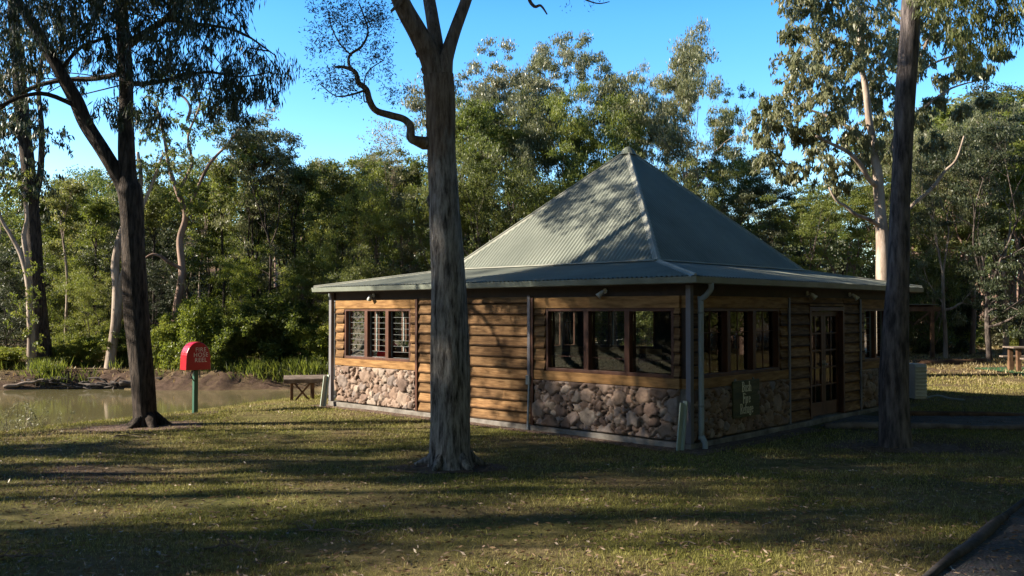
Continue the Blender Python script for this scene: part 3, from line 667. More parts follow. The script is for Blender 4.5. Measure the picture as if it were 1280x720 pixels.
    for k in range(n0):
        az=az0+k*6.28/n0+r.normal(0,.3); sp=K['sp']*r.uniform(.35,1.1) if k else K['sp']*.2
        grow(pp[-1],Vector((math.cos(az)*math.sin(sp),math.sin(az)*math.sin(sp),math.cos(sp))),K['ll']*r.uniform(.8,1.15),rr[-1]*.72,K['lev'])
    for k in range(K['low']):
        t=r.uniform(.35 if kind in('bushy','shrub') else .55,.97); kk=int(t*(len(pp)-1)); az=r.uniform(0,6.28); el=r.uniform(.15,.7)
        grow(pp[kk],Vector((math.cos(az)*math.cos(el),math.sin(az)*math.cos(el),math.sin(el))),K['ll']*r.uniform(.5,.8),rr[kk]*.45,max(K['lev']-1,1) if kind in('bushy','shrub','layered') else 1)
    if kind=='shrub' :
        for k in range(14):
            az=r.uniform(0,6.28); q=r.uniform(.3,1.2); clump(Vector((math.cos(az)*q,math.sin(az)*q,r.uniform(.15,.5))),.34)
    if kind=='bushy':
        for k in range(10):
            az=r.uniform(0,6.28); q=r.uniform(.4,1.6); clump(Vector((math.cos(az)*q,math.sin(az)*q,r.uniform(.6,2.2))),.6)
    Q=np.concatenate(leaves); sc=H/np.percentile(Q[:,:,2],99.8); Q=Q.copy(); cen=Q.mean(axis=1,keepdims=True); Q=cen*sc+(Q-cen)
    T.v=[np.concatenate(T.v)*sc]
    return T, Q
VAR={}
def variant(kind,k,leaf,bark):
    key=(kind,k,leaf,bark)
    if key not in VAR:
        base=(kind,k)
        if base not in VAR:
            T,Q=gen_tree(1000+hash(kind)%1 + sum(map(ord,kind))*7+k*13,kind)
            z=Q[:,:,2].max(); w=np.percentile(np.abs(Q[:,:,:2]),99)
            VAR[base]=(T,Q,z,w)
        T,Q,z,w=VAR[base]
        tm=T.data('trunk',smooth=True,recalc=False); tm.materials.append(M[bark]); cm=quads_mesh('crown',Q,M[leaf]); VAR[key]=(tm,cm,z,w)
    return VAR[key]
def place(px,Y,top,wpx,kind,k,leaf,bark,label,cat='tree',group=None,name=None,rz=None,base_z=None,X=None,H=None):
    tm,cm,z,w=variant(kind,k,leaf,bark)
    x=(px-640)/F*Y if X is None else X; gz_=g1(x,Y) if base_z is None else base_z
    topz=at(px,top,Y).z if H is None else gz_+H
    sz=(topz-gz_)/z; sx=(wpx*1.12/F*Y/2)/w if wpx else sz
    e=empty(name or ('shrub' if kind=='shrub' else 'gum_tree'),(x,Y,gz_-.05),rz if rz is not None else random.uniform(0,6.28)); e.scale=(sx,sx,sz)
    link(bpy.data.objects.new('trunk' if kind!='shrub' else 'stem',tm),e); link(bpy.data.objects.new('crown' if kind!='shrub' else 'foliage',cm),e)
    return tag(e,label,cat,group)

# ---- hero trees
class Hero:
    def __init__(s): s.T=MB(); s.L=[]; s.r=np.random.default_rng(5)
    def limb(s,pts,n=10,jit=.05,k=5,js=2.0,**kw):
        """pts: (px,py,Y,width_px)"""
        q=[(at(a,b,Y),w/2/F*Y) for a,b,Y,w in pts]; p,r_=crom(q,k); s.T.tube(p,r_,n,jit=jit,js=js,**kw); return p,r_
    def spray(s,c,R3,n_tw,per,LS=(.13,.020),droop=1.6,src=None,tw=.004):
        """drooping leafy twiglets filling an ellipsoid round c"""
        r=s.r; c=np.array(c)
        for i in range(n_tw):
            p=r.normal(size=3); p/=np.linalg.norm(p); p=p*r.uniform(.2,1)**.5*np.array(R3)+c
            d=(p-c)/(np.array(R3)+1e-6)*.5+r.normal(size=3)*.35; d[2]-=droop*.45; d/=np.linalg.norm(d); l=r.uniform(.25,.6)*min(R3[0],.9)*1.1
            q=p+d*l+np.array([0,0,-.12*l*droop]); m=(p+q)/2+r.normal(size=3)*.03
            s.T.tube([p,m,q],[tw,tw*.8,tw*.5],3,caps=False)
            t=r.uniform(0,1.05,(per,1)); base=p*(1-t)+q*t+r.normal(size=(per,3))*.05
            dd=r.normal(size=(per,3))*.55+d*.5; dd[:,2]-=droop; s.L.append(leaf_quads(base,dd,LS[0],LS[1],r))
            if src is not None and i%3==0:
                a=np.array(src[int(r.uniform(0,len(src)))]); m=(a+p)/2+r.normal(size=3)*.12; s.T.tube([a,m,p],[.012,.008,.004],4,caps=False)
    def finish(s,name,base,bark,leaf,label,cat='tree',parts=('trunk','crown')):
        base=Vector(base); e=empty(name,base); tag(e,label,cat)
        s.T.v=[np.concatenate(s.T.v)-np.array(base)]; t=s.T.build(parts[0],M[bark],e,smooth=True,recalc=False)
        if s.L: c=quads_mesh(parts[1],np.concatenate(s.L)-np.array(base),M[leaf]); link(bpy.data.objects.new(parts[1],c),e)
        return e

# central forked tree
h=Hero(); Y=11.4
h.limb([(564,592,Y,70),(564,582,Y,59.2),(563,565,Y,52.2),(563,520,Y,47.9),(562,440,Y,46.1),(560,350,Y,42.6),(556,270,Y,39.1),(552,190,Y,35.7),(551,130,Y,35.7),(548,95,Y,38.3)],26,.055,12,1.6,flute=.10)
for a_,l_ in ((2.9,.5),(.2,.45),(4.2,.4),(5.4,.42),(1.2,.3)):
    b=at(564,580,Y); h.T.tube([b+Vector((math.cos(a_)*.12,math.sin(a_)*.12,.20)),b+Vector((math.cos(a_)*.30,math.sin(a_)*.30,.045)),b+Vector((math.cos(a_)*l_,math.sin(a_)*l_,-.03))],[.10,.06,.025],8,jit=.1)
h.limb([(549,110,Y,33.1),(538,72,Y,28.7),(522,40,Y-.1,24.4),(503,5,Y-.2,21.8),(480,-50,Y-.5,19.1),(450,-120,Y-.8,14.8),(430,-190,Y-1,10.4)],16,.06,6)
h.limb([(550,110,Y,31.3),(546,60,Y+.1,17.4),(540,20,Y+.2,15.7),(535,-20,Y+.4,14.8),(538,-90,Y+.6,10.4),(530,-170,Y+.8,6.1)],12,.06,5)
h.limb([(552,108,Y,29.6),(557,75,Y,19.1),(568,40,Y+.1,15.7),(583,0,Y+.2,13.9),(600,-50,Y+.4,12.2),(640,-110,Y+.6,9.6),(680,-170,Y+.8,6.1)],12,.06,5)
h.T.tube([at(540,178,Y),at(530,179,Y-.03),at(520,176,Y-.1)],[.095,.085,.06],10,jit=.1)
br,_=h.limb([(536,178,Y,14.8),(522,176,Y-.1,13.1),(514,172,Y-.15,11.3),(513,158,Y-.2,9.6),(505,149,Y-.25,8.7),(488,144,Y-.3,8.7),(470,138,Y-.35,7.8),(462,126,Y-.4,7.8),(458,112,Y-.4,7.0),(448,103,Y-.45,6.1),(444,90,Y-.5,5.2),(430,84,Y-.5,4.3),(418,84,Y-.5,2.6)],10,.08,5)
b2,_=h.limb([(444,92,Y-.5,4.3),(436,80,Y-.5,3.9),(438,68,Y-.45,3.5),(452,58,Y-.4,3.0),(460,40,Y-.35,2.6),(455,20,Y-.3,2.1),(448,2,Y-.3,1.6)],6,.05,4)
b3,_=h.limb([(458,112,Y-.4,3.5),(440,118,Y-.5,2.6),(420,120,Y-.55,1.7),(400,105,Y-.6,1.3)],5,.05,4)
b4,_=h.limb([(440,70,Y-.45,2.6),(425,55,Y-.5,2.1),(415,35,Y-.5,1.7),(410,15,Y-.5,1.2)],5,.05,4)
b5,_=h.limb([(462,126,Y-.4,2.6),(455,125,Y-.35,1.9),(458,92,Y-.3,1.7),(480,75,Y-.2,1.3)],5,.05,4)
stub,_=h.limb([(508,-8,Y-.3,7.0),(497,6,Y-.35,5.2),(489,14,Y-.4,3.5)],6,.1,3)
allb=[tuple(q) for q in br[35:]+b2+b3+b4]
for px,py,rx,n in ((430,20,.28,26),(455,12,.26,24),(470,35,.22,18),(415,40,.26,22),(405,95,.20,16),(425,108,.22,18),(470,80,.22,16),(440,60,.22,14),(412,12,.2,14),(478,60,.14,9),(398,60,.14,7),(443,105,.18,10),(487,108,.13,6),(480,20,.15,8)):
    h.spray(at(px,py,Y-.4+random.uniform(-.25,.25)),(rx,rx,rx*.8),n,22,(.045,.013),.2,None,.003)
for px,py in ((488,126),(512,118)): h.spray(at(px,py,Y-.3),(.08,.08,.07),4,16,(.045,.013),.2,None,.003)
# upper crown (mostly above the frame; shades the roof and lawn)
for px,py,Yc,rr_,n in ((430,-200,Y-1,1.0,30),(500,-260,Y-.5,1.2,34),(560,-230,Y+.8,1.1,30),(680,-180,Y+.8,1.0,30),(620,-260,Y+.5,1.1,30),(380,-150,Y-1,.7,16),(740,-150,Y+.6,.7,18),(600,-130,Y+2.2,.9,26),(520,-150,Y+2.4,.9,24)):
    h.spray(at(px,py,Yc),(rr_,rr_,rr_*.6),n,24,(.13,.026),.9,None)
h.limb([(640,-110,Y+.6,8),(650,-50,Y+.5,6),(660,-5,Y+.5,4.5),(668,8,Y+.5,4),(676,7,Y+.5,3),(684,18,Y+.5,1.6)],6,.08,4)
h.limb([(640,-108,Y+.6,6),(690,-40,Y+.5,4),(720,-8,Y+.5,2.5),(745,4,Y+.5,1.5),(762,2,Y+.5,1)],6,.08,4)
h.spray(at(735,-6,Y+.5),(.32,.2,.10),9,10,(.045,.012),.2,None,.003)
h.spray(at(700,-22,Y+.5),(.3,.2,.13),9,12,(.045,.012),.2,None,.003)
# loose curls of bark
for px,py,w,l in ((537,118,6,.18),(531,80,5,.15),(536,150,6,.14),(538,240,6,.2),(572,30,5,.14),(524,62,5,.12)):
    p=at(px,py,Y); h.T.tube([p,p+Vector((-.03,-.03,-l*.5)),p+Vector((-.01,-.05,-l))],[.012,.02,.006],5,jit=.2)
h.finish('forked_gum_tree',at(564,582,Y),'bark_grey','leaf_blue','thick grey forked gum tree standing on the lawn in front of the hut')

# left forked tree
h=Hero(); Y=16.0
h.limb([(183,545,Y,48.0),(182,533,Y,32.0),(181,515,Y,26.4),(178,470,Y,26.4),(172,400,Y,28.8),(168,330,Y,28.0),(165,270,Y,28.8),(163,240,Y,29.6),(160,220,Y,20.8),(158,160,Y,17.6),(157,90,Y+.1,16.8),(152,20,Y+.2,15.2),(150,-60,Y+.2,12.8),(155,-160,Y,9.6),(165,-250,Y,5.6)],16,.07,8,1.6,flute=.14)
for a_ in (2.8,.3,4.3,5.4):
    b=at(183,533,Y); h.T.tube([b+Vector((math.cos(a_)*.10,math.sin(a_)*.10,.18)),b+Vector((math.cos(a_)*.34,math.sin(a_)*.34,.02)),b+Vector((math.cos(a_)*.5,math.sin(a_)*.5,-.04))],[.11,.06,.03],8,jit=.1)
h.limb([(166,262,Y,20.8),(152,228,Y,19.2),(130,190,Y-.1,18.4),(108,155,Y-.1,17.6),(95,125,Y-.2,16.8),(75,90,Y-.3,14.4),(50,45,Y-.4,12.8),(25,5,Y-.5,11.2),(-10,-60,Y-.6,8.8),(-40,-140,Y-.8,5.6)],12,.07,6)
L1=h.limb([(157,105,Y,7),(190,104,Y-.2,6),(225,96,Y-.5,5),(260,90,Y-.7,4),(300,96,Y-.8,2.5),(340,90,Y-.9,1.5)],6,.06,4)[0]
L2=h.limb([(158,58,Y,11),(180,42,Y-.2,9),(205,25,Y-.4,8),(222,5,Y-.5,7),(240,-30,Y-.6,6),(270,-70,Y-.7,4)],8,.06,4)[0]
L3=h.limb([(100,135,Y-.2,6),(60,118,Y-.5,6),(30,120,Y-.8,5),(0,132,Y-1,4),(-40,140,Y-1.2,3)],6,.06,4)[0]
L4=h.limb([(158,90,Y,7),(120,98,Y+.2,7),(80,100,Y+.3,6),(40,110,Y+.3,6),(0,135,Y+.4,6)],6,.06,4)[0]
L5=h.limb([(205,25,Y-.4,5),(250,30,Y-.6,4),(300,40,Y-.8,3),(345,70,Y-1,1.5)],6,.06,4)[0]
L6=h.limb([(75,90,Y-.3,6),(100,60,Y-.3,5),(140,45,Y-.2,4)],6,.06,4)[0]
cl=[(345,85,.42),(320,95,.46),(295,105,.46),(275,115,.42),(300,70,.40),(268,85,.42),(330,115,.32),(250,100,.42),(235,70,.42),(215,60,.42),(250,45,.36),(280,25,.4),(255,10,.46),(220,15,.46),(195,30,.42),(190,60,.4),(175,85,.4),(240,-15,.5),(200,-20,.5),(285,-10,.42),(170,15,.42),(130,30,.44),(110,12,.5),(80,20,.5),(120,55,.42),(95,50,.36),(60,5,.5),(30,25,.45),(15,55,.45),(25,85,.38),(5,100,.40),(55,60,.32),(130,80,.36),(140,0,.5),(165,-30,.6),(100,-30,.6),(50,-40,.6),(0,0,.5),(200,80,.34),(290,130,.28),(210,100,.3),(300,142,.22),(180,140,.28),(200,150,.24),(140,140,.25),(270,140,.2)]
src=[tuple(q) for q in L1+L2+L5+L6+L4]
for px,py,rr_ in cl:
    d_=random.uniform(-1.8,.6)
    h.spray(at(px,py,Y-.4+d_),(rr_,rr_*.9,rr_*.62),int(15*rr_/.4),24,(.15,.023),1.5,None,.005)
for q in range(46):
    px,py,rr_=random.choice(cl); a=np.array(random.choice(src)); b=np.array(at(px,py,Y-.3))
    if np.linalg.norm(a-b)<2.2: m=(a+b)/2+h.r.normal(size=3)*.12; h.T.tube([a,m,b],[.014,.010,.006],4,caps=False)
for px,py,Yc,rr_,n in ((180,-60,14.3,1.0,70),(120,-40,14.2,.9,50),(230,-50,14.4,.8,44),(150,-110,14.6,1.1,60),(240,-60,15.2,1.1,60),(200,-40,17.6,1.2,80),(120,-60,18.4,1.1,50),(260,-110,18.0,1.2,70),(140,-140,19.4,1.2,50),(240,-30,19.3,1.0,60),(300,-60,17.0,.9,44),(150,-140,Y,1.5,50),(220,-120,Y-1,1.3,44),(60,-130,Y,1.4,46),(-20,-110,Y-1,1.3,40),(160,-220,Y,1.3,36),(90,-210,Y+1,1.3,36),(280,-80,Y-.5,1.0,34),(210,-190,Y+1,1.2,30)):
    h.spray(at(px,py,Yc),(rr_,rr_,rr_*.6),n,26,(.15,.03),1.2,None)
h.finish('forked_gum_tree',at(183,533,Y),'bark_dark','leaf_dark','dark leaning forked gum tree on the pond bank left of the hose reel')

# right near trunk
h=Hero(); Y=13.45
h.limb([(1119,566,Y,55.4),(1119,557,Y,40.3),(1118,530,Y,37.0),(1117,470,Y,35.3),(1120,400,Y,30.2),(1123,330,Y,25.2),(1125,260,Y,23.5),(1128,200,Y,23.5),(1132,120,Y,24.4),(1137,50,Y,24.4),(1139,0,Y,23.5),(1142,-80,Y,20.2),(1150,-180,Y,14.3),(1150,-270,Y,7.6)],18,.05,9,1.6,flute=.08)
A1=h.limb([(1141,-60,Y,14),(1170,-80,Y-.3,10),(1210,-60,Y-.6,8),(1245,-30,Y-.8,6),(1270,0,Y-1,3)],7,.06,4)[0]
A2=h.limb([(1145,-110,Y,12),(1120,-160,Y,9),(1080,-200,Y-.2,6)],7,.06,4)[0]
for px,py,rr_ in ((1180,10,.30),(1205,25,.34),(1195,55,.22),(1215,70,.2),(1225,5,.34),(1250,10,.36),(1262,35,.26),(1275,5,.4),(1238,50,.16),(1168,-20,.34),(1200,-30,.4),(1250,-30,.4),(1252,62,.09)):
    h.spray(at(px,py,Y-.5+random.uniform(-.4,.4)),(rr_,rr_,rr_*.85),int(20*rr_/.3),18,(.12,.020),1.5,None,.004)
for px,py,Yc,rr_,n in ((1150,-220,Y,1.4,40),(1080,-200,Y,1.2,34),(1230,-160,Y,1.2,40),(1180,-280,Y,1.2,30),(1050,-140,Y+.5,.7,16)):
    h.spray(at(px,py,Yc),(rr_,rr_,rr_*.6),n,22,(.13,.03),1.2,None)
h.finish('gum_tree',at(1119,557,Y),'bark_shaded','leaf_olive','dark straight gum trunk standing in front of the right end of the hut')

# far-bank trees on the left edge
h=Hero(); Y=31.0
h.limb([(52,478,Y,60),(52,470,Y,34),(50,440,Y,27),(46,380,Y,22),(42,300,Y,18),(36,220,Y,17),(28,140,Y,16),(20,60,Y,14),(14,-20,Y,10)],12,.08,6,1.2)
h.limb([(40,260,Y,9),(50,220,Y,8),(52,160,Y-.3,7),(48,100,Y-.4,5),(60,50,Y-.5,3)],7,.06,5)
h.limb([(28,140,Y,8),(5,110,Y,6),(-20,80,Y,5)],7,.06,4)
for i in range(48):
    px=random.uniform(-40,80); py=random.uniform(-10,260); 
    if px>66 and py>150: continue
    h.spray(at(px,py,Y+random.uniform(-1.2,1.2)),(.7,.7,.55),11,22,(.20,.05),1.2,None,.008)
h.finish('gum_tree',at(52,470,Y),'bark_dark','leaf_dark','broad dark gum tree with drooping leaves at the left edge beyond the pond')
h=Hero(); Y=30.2
h.limb([(38,470,Y,12),(39,440,Y,10),(38,390,Y,9),(35,350,Y,8),(27,320,Y,6),(14,295,Y,5),(0,270,Y,4.5),(-12,230,Y,4)],8,.07,6,2)
h.limb([(36,350,Y,6),(33,320,Y,6),(30,295,Y,6),(34,270,Y,4),(30,240,Y,3)],8,.07,5,2)
for i in range(9): h.spray(at(random.uniform(15,50),random.uniform(330,430),Y-.3),(.4,.4,.4),5,16,(.12,.05),.5,None,.006)
for i in range(9): h.spray(at(random.uniform(-25,30),random.uniform(190,250),Y-.3),(.5,.5,.4),6,18,(.14,.05),.8,None,.006)
h.finish('gum_tree',at(38,470,Y),'bark_pale','leaf_green','slim white barked gum leaning left on the far bank at the left edge')
h=Hero(); Y=30.8
h.limb([(135,476,Y,30),(136,468,Y,14),(140,440,Y,13),(145,400,Y,12),(146,360,Y,11),(144,330,Y,10),(150,300,Y,10),(158,278,Y,9),(168,262,Y,7),(176,225,Y,5),(172,190,Y,4)],10,.07,6,2)
h.limb([(146,365,Y,8),(153,345,Y,8),(160,320,Y,7),(167,300,Y,6),(174,270,Y,5),(190,230,Y,4),(205,190,Y,3)],8,.07,5,2)
h.limb([(158,322,Y,4),(163,335,Y-.2,3),(160,345,Y-.3,2)],6,.07,3,2)
for i in range(16): h.spray(at(random.uniform(140,230),random.uniform(130,235),Y+random.uniform(-.8,.8)),(.65,.65,.4),8,22,(.13,.05),.6,None,.007)
h.finish('gum_tree',at(136,468,Y),'bark_pale','leaf_olive','pale grey twin stemmed gum rising behind the pond beside the dark forked tree')

# big white-limbed tree behind the right end of the hut
h=Hero(); Y=26.5
h.limb([(1107,470,Y,24),(1106,400,Y,20),(1105,350,Y,19),(1103,300,Y,16),(1100,260,Y,13),(1097,220,Y,12),(1092,180,Y,10),(1086,150,Y,9),(1082,110,Y,8),(1075,70,Y,6),(1075,20,Y,4),(1070,-30,Y,3)],12,.07,6,1.5)
h.limb([(1108,350,Y,13),(1116,310,Y,10),(1119,260,Y,9),(1120,210,Y,9),(1117,185,Y,8),(1124,160,Y,7),(1136,130,Y,6),(1145,90,Y,5),(1160,50,Y,4),(1180,10,Y,3)],10,.07,5,1.5)
h.limb([(1102,285,Y,6),(1088,275,Y-.3,5),(1070,268,Y-.5,4.5),(1058,258,Y-.6,4),(1045,250,Y-.7,3),(1036,234,Y-.7,2)],7,.09,4,2)
h.limb([(1098,235,Y,7),(1085,222,Y-.3,6),(1075,205,Y-.5,6),(1060,190,Y-.7,5),(1040,180,Y-.8,4),(1020,170,Y-1,2.5)],7,.09,4,2)
h.limb([(1092,180,Y,5),(1070,165,Y+.4,5),(1045,150,Y+.6,4),(1020,140,Y+.8,3),(990,130,Y+.8,2)],7,.09,4,2)
h.limb([(1106,300,Y,5),(1135,262,Y+.3,5),(1165,235,Y+.4,4.5),(1180,215,Y+.4,4),(1195,200,Y+.4,3),(1205,170,Y+.4,2)],7,.09,4,2)
h.limb([(1143,95,Y,4),(1165,80,Y,3),(1190,70,Y,2.5),(1220,60,Y,1.5)],6,.09,4,2)
h.limb([(1120,160,Y,4),(1160,130,Y,3),(1190,110,Y,2.5),(1225,100,Y,1.5)],6,.09,4,2)
import itertools
CL=[(1020,20,1.0),(1060,10,1.1),(1100,20,1.0),(1010,60,.95),(1050,55,1.0),(1090,65,1.0),(1015,100,.9),(1060,105,.95),(1100,115,.9),(1030,130,.8),(970,130,.75),(985,165,.75),(960,150,.6),(1010,165,.75),(1050,160,.8),(1085,185,.7),(960,200,.5),(985,215,.55),(1025,205,.7),(1055,225,.6),(1120,60,.8),(1140,40,.8),(1160,15,.8),(1150,80,.6),(1190,40,.6),(1205,75,.5),(1185,100,.5),(1165,130,.4),(1225,85,.35),(1250,65,.3),(1230,130,.25),(1200,140,.3),(1150,145,.45),(1000,-20,1.0),(1060,-40,1.1),(1120,-30,1.1),(1180,-20,.9),(1100,150,.6),(1165,180,.45),(950,175,.35),(1120,200,.4),(1000,90,.6),(990,40,.4),(1030,-70,1.1),(1110,-80,1.1)]
for px,py,rr_ in CL: h.spray(at(px,py,Y+random.uniform(-1.6,1.6)),(rr_*.85,rr_*.85,rr_*.62),int(34*rr_),34,(.20,.058),1.1,None,.007)
h.finish('gum_tree',at(1107,470,Y),'bark_pale','leaf_sage','big grey green gum with white forked limbs towering behind the right end of the hut')

# slender branch-framed tree with pink limbs (left centre)
h=Hero(); Y=33
h.limb([(216,475,Y,14),(218,430,Y,11),(222,380,Y,10),(228,340,Y,9),(225,300,Y,8),(232,270,Y,7),(222,240,Y,6),(212,210,Y,5),(205,170,Y,4),(195,130,Y,3)],9,.08,5,2)
h.limb([(226,335,Y,5),(212,328,Y-.3,5),(200,320,Y-.4,4),(190,318,Y-.5,3),(182,322,Y-.5,2)],7,.1,4,2)
h.limb([(230,275,Y,5),(245,240,Y,4),(262,205,Y,4),(285,180,Y,3),(300,160,Y,2)],7,.08,4,2)
h.limb([(222,240,Y,4),(240,205,Y,4),(235,170,Y,3),(250,130,Y,2.5),(240,100,Y,2)],7,.08,4,2)
h.limb([(234,150,Y-.2,4),(238,135,Y-.4,4),(230,122,Y-.4,3),(220,118,Y-.4,2.5)],6,.1,4,2)
for px,py,rr_ in ((200,120,.8),(235,110,.85),(265,130,.8),(215,150,.7),(250,160,.8),(280,165,.65),(190,170,.6),(225,185,.6),(295,200,.7),(260,235,.85),(225,245,.8),(290,240,.7),(195,235,.75),(170,200,.5),(310,190,.5),(245,250,.8),(210,90,.4),(180,145,.4)):
    h.spray(at(px,py,Y+random.uniform(-1,1)),(rr_,rr_*.9,rr_*.45),int(17*rr_),26,(.16,.05),.5,None,.007)
h.finish('gum_tree',at(216,475,Y),'bark_pink','leaf_green','spreading layered gum with pinkish crooked limbs behind the pond above the hose reel')

# ---- background trees -------------------------------------------------
D='gum_tree'
bg=[ # px, Y, top, width, kind, k, leaf, bark, label
(340,34,128,115,'slender',0,'leaf_sage','bark_dark','slender dark stemmed gum with a small open crown beyond the pond'),
(285,37,250,130,'bushy',1,'leaf_green','bark_mid','mid green bushy tree directly behind the pink limbed gum'),
(395,37,205,120,'bushy',2,'leaf_olive','bark_mid','olive rounded tree to the right of the slender dark stemmed gum'),
(485,35,150,120,'sparse',0,'leaf_grey','bark_pink','nearly bare many stemmed tree left of the central trunk against the sky'),
(440,33,215,100,'bushy',0,'leaf_bright','bark_mid','yellow green rounded tree above the left eave of the hut'),
(505,34,235,110,'domed',1,'leaf_sage','bark_pink','low olive crown just left of the central trunk over the hut'),
(355,40,215,120,'domed',0,'leaf_green','bark_mid','green domed tree set back behind the slender dark stemmed gum'),
(575,40,90,120,'gum',2,'leaf_sage','bark_mid','olive gum half hidden by the central trunk near its fork'),
(670,37,90,150,'bushy',0,'leaf_olive','bark_dark','broad olive gum whose crown fills the gap left of the highest crown'),
(735,35,105,120,'gum',0,'leaf_green','bark_dark','dark limbed green gum right of the highest crown'),
(600,34,120,120,'domed',1,'leaf_green','bark_dark','green gum with dark limbs between the central trunk and the roof'),
(312,35,150,110,'gum',1,'leaf_sage','bark_dark','olive gum left of the slender dark stemmed gum and nearly as tall'),
(378,36,178,100,'gum',2,'leaf_green','bark_mid','upright green gum just right of the slender dark stemmed gum'),
(425,38,190,110,'domed',2,'leaf_sage','bark_mid','olive domed gum above the yellow green tree by the left eave'),
(470,36,182,100,'domed',0,'leaf_green','bark_pink','green gum crown between the curly branch and the left eave'),
(258,37,185,110,'gum',0,'leaf_green','bark_mid','green gum set behind the right side of the pink limbed gum'),
(150,39,215,100,'gum',2,'leaf_sage','bark_pale','olive gum behind the twin stemmed gum'),
(88,38,235,100,'domed',1,'leaf_green','bark_mid','green domed gum between the broad left edge gum and the dark forked tree'),
(1215,40,150,120,'gum',1,'leaf_green','bark_pink','green gum crown right of the near right trunk under the dark wide crown'),
(1180,36,120,110,'gum',2,'leaf_sage','bark_pale','olive gum crown touching the right side of the near right trunk'),
(955,38,215,110,'domed',0,'leaf_sage','bark_mid','olive gum low in the sky gap over the right roof slope'),
(1255,37,100,150,'gum',2,'leaf_sage','bark_pale','tall sage coloured gum rising above the dark crown at the right edge'),
(1165,41,135,120,'domed',0,'leaf_sage','bark_pink','domed sage gum between the near right trunk and the dark wide crown'),
(895,37,110,100,'domed',2,'leaf_olive','bark_mid','olive domed gum tucked against the right side of the white stemmed gum'),
(595,36,62,150,'gum',0,'leaf_grey','bark_mid','tall grey green gum immediately right of the central trunk'),
(645,39,55,130,'domed',2,'leaf_grey','bark_dark','tall domed gum left of the highest crown over the roof'),
(708,41,24,120,'domed',0,'leaf_sage','bark_mid','highest domed gum crown left of the roof peak'),
(765,37,78,130,'gum',1,'leaf_sage','bark_dark','gum with loose clumps of leaves straight above the roof peak'),
(812,42,74,100,'gum',2,'leaf_grey','bark_mid','greyish gum between the roof peak and the white stemmed gum'),
(868,35,28,120,'gum',1,'leaf_sage','bark_pale','tall olive gum with one straight white stem right of the roof peak'),
(925,41,180,110,'domed',1,'leaf_sage','bark_mid','olive gum beside the sky gap right of the white stemmed gum'),
(960,45,205,80,'sparse',1,'leaf_grey','bark_pink','thin leafed gum standing in the sky gap over the right roof slope'),
(620,31,165,150,'bushy',0,'leaf_olive','bark_mid','dense olive tree rising behind the left slope of the roof'),
(700,32.5,172,140,'bushy',2,'leaf_green','bark_mid','dense green tree behind the roof left of its peak'),
(545,32,225,110,'bushy',1,'leaf_green','bark_mid','dark green tree half hidden behind the central trunk'),
(835,31,185,110,'bushy',1,'leaf_olive','bark_mid','bushy olive tree touching the right slope of the roof near the peak'),
(915,33,250,120,'layered',0,'leaf_dark','bark_dark','dark layered tree low behind the right slope of the roof'),
(1005,34,228,140,'layered',1,'leaf_green','bark_mid','green layered tree beneath the big white limbed gum'),
(1060,36,225,120,'domed',2,'leaf_bright','bark_pink','bright green low crown behind the white limbs of the big gum'),
(1235,33,92,200,'layered',0,'leaf_dark','bark_mid','dark wide crowned tree at the upper right edge'),
(1165,38,205,120,'bushy',2,'leaf_olive','bark_pink','olive tree seen just right of the near right trunk'),
(1275,40,150,130,'domed',0,'leaf_bright','bark_pink','light green domed tree at the right edge below the dark crown'),

(105,40,240,110,'bushy',1,'leaf_olive','bark_mid','olive tree beyond the pond between the two pale trunks'),
(70,36,290,120,'bushy',2,'leaf_green','bark_mid','mid height green tree behind the left edge gum'),
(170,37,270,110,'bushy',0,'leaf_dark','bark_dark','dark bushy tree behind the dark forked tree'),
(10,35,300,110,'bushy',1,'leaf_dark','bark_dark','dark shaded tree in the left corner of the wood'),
(230,40,240,110,'gum',1,'leaf_sage','bark_pale','olive gum set back in the wood above the hose reel'),
(470,39,225,110,'bushy',0,'leaf_green','bark_mid','green tree behind the nearly bare many stemmed tree'),
(770,33,205,110,'domed',2,'leaf_green','bark_mid','green domed tree hidden mostly by the roof peak'),
(890,38,175,110,'bushy',0,'leaf_green','bark_mid','green tree at the foot of the white stemmed gum'),
(660,34,110,110,'gum',2,'leaf_sage','bark_dark','olive gum with dark limbs showing over the roof ridge left side'),
(1100,40,200,130,'bushy',1,'leaf_olive','bark_pink','olive tree set back behind the big white limbed gum'),
(315,32.5,300,90,'bushy',2,'leaf_bright','bark_mid','bright leafy young tree on the far bank above the hose reel'),
(385,32.5,300,90,'bushy',1,'leaf_green','bark_mid','green young tree on the far bank near the hut corner'),
(445,31,300,90,'bushy',2,'leaf_olive','bark_mid','olive young tree close behind the left eave of the hut'),
(110,32.8,330,80,'bushy',0,'leaf_green','bark_mid','green young tree on the far bank left of the twin stemmed gum'),
(195,32.5,320,80,'layered',1,'leaf_dark','bark_dark','shaded layered young tree behind the trunk of the dark forked tree'),
(760,38,150,120,'bushy',2,'leaf_olive','bark_mid','olive bushy tree filling in behind the roof peak'),
(590,33,200,110,'bushy',1,'leaf_green','bark_mid','green bushy tree right of the central trunk at roof height'),
]
for t in bg: place(*t)
# straight young gums whose trunks show between the shrubs beyond the pond
for i,(px,Yg,tp_,br_) in enumerate([(85,34,215,'bark_pale'),(122,35.5,240,'bark_dark'),(188,35,225,'bark_dark'),(248,36,215,'bark_pale'),(276,34.5,190,'bark_dark'),(318,37,215,'bark_pink'),(368,35,200,'bark_dark'),(402,38,190,'bark_pink'),(428,36,205,'bark_dark'),(462,38,185,'bark_pale'),(498,37,200,'bark_pink'),(520,38,190,'bark_dark'),(205,39,230,'bark_mid'),(60,38,240,'bark_mid')]):
    place(px,Yg,tp_,55,'pole',i%3,('leaf_olive','leaf_green')[i%2],br_,'straight young gum stem among the undergrowth beyond the pond','tree','young gums beyond the pond')
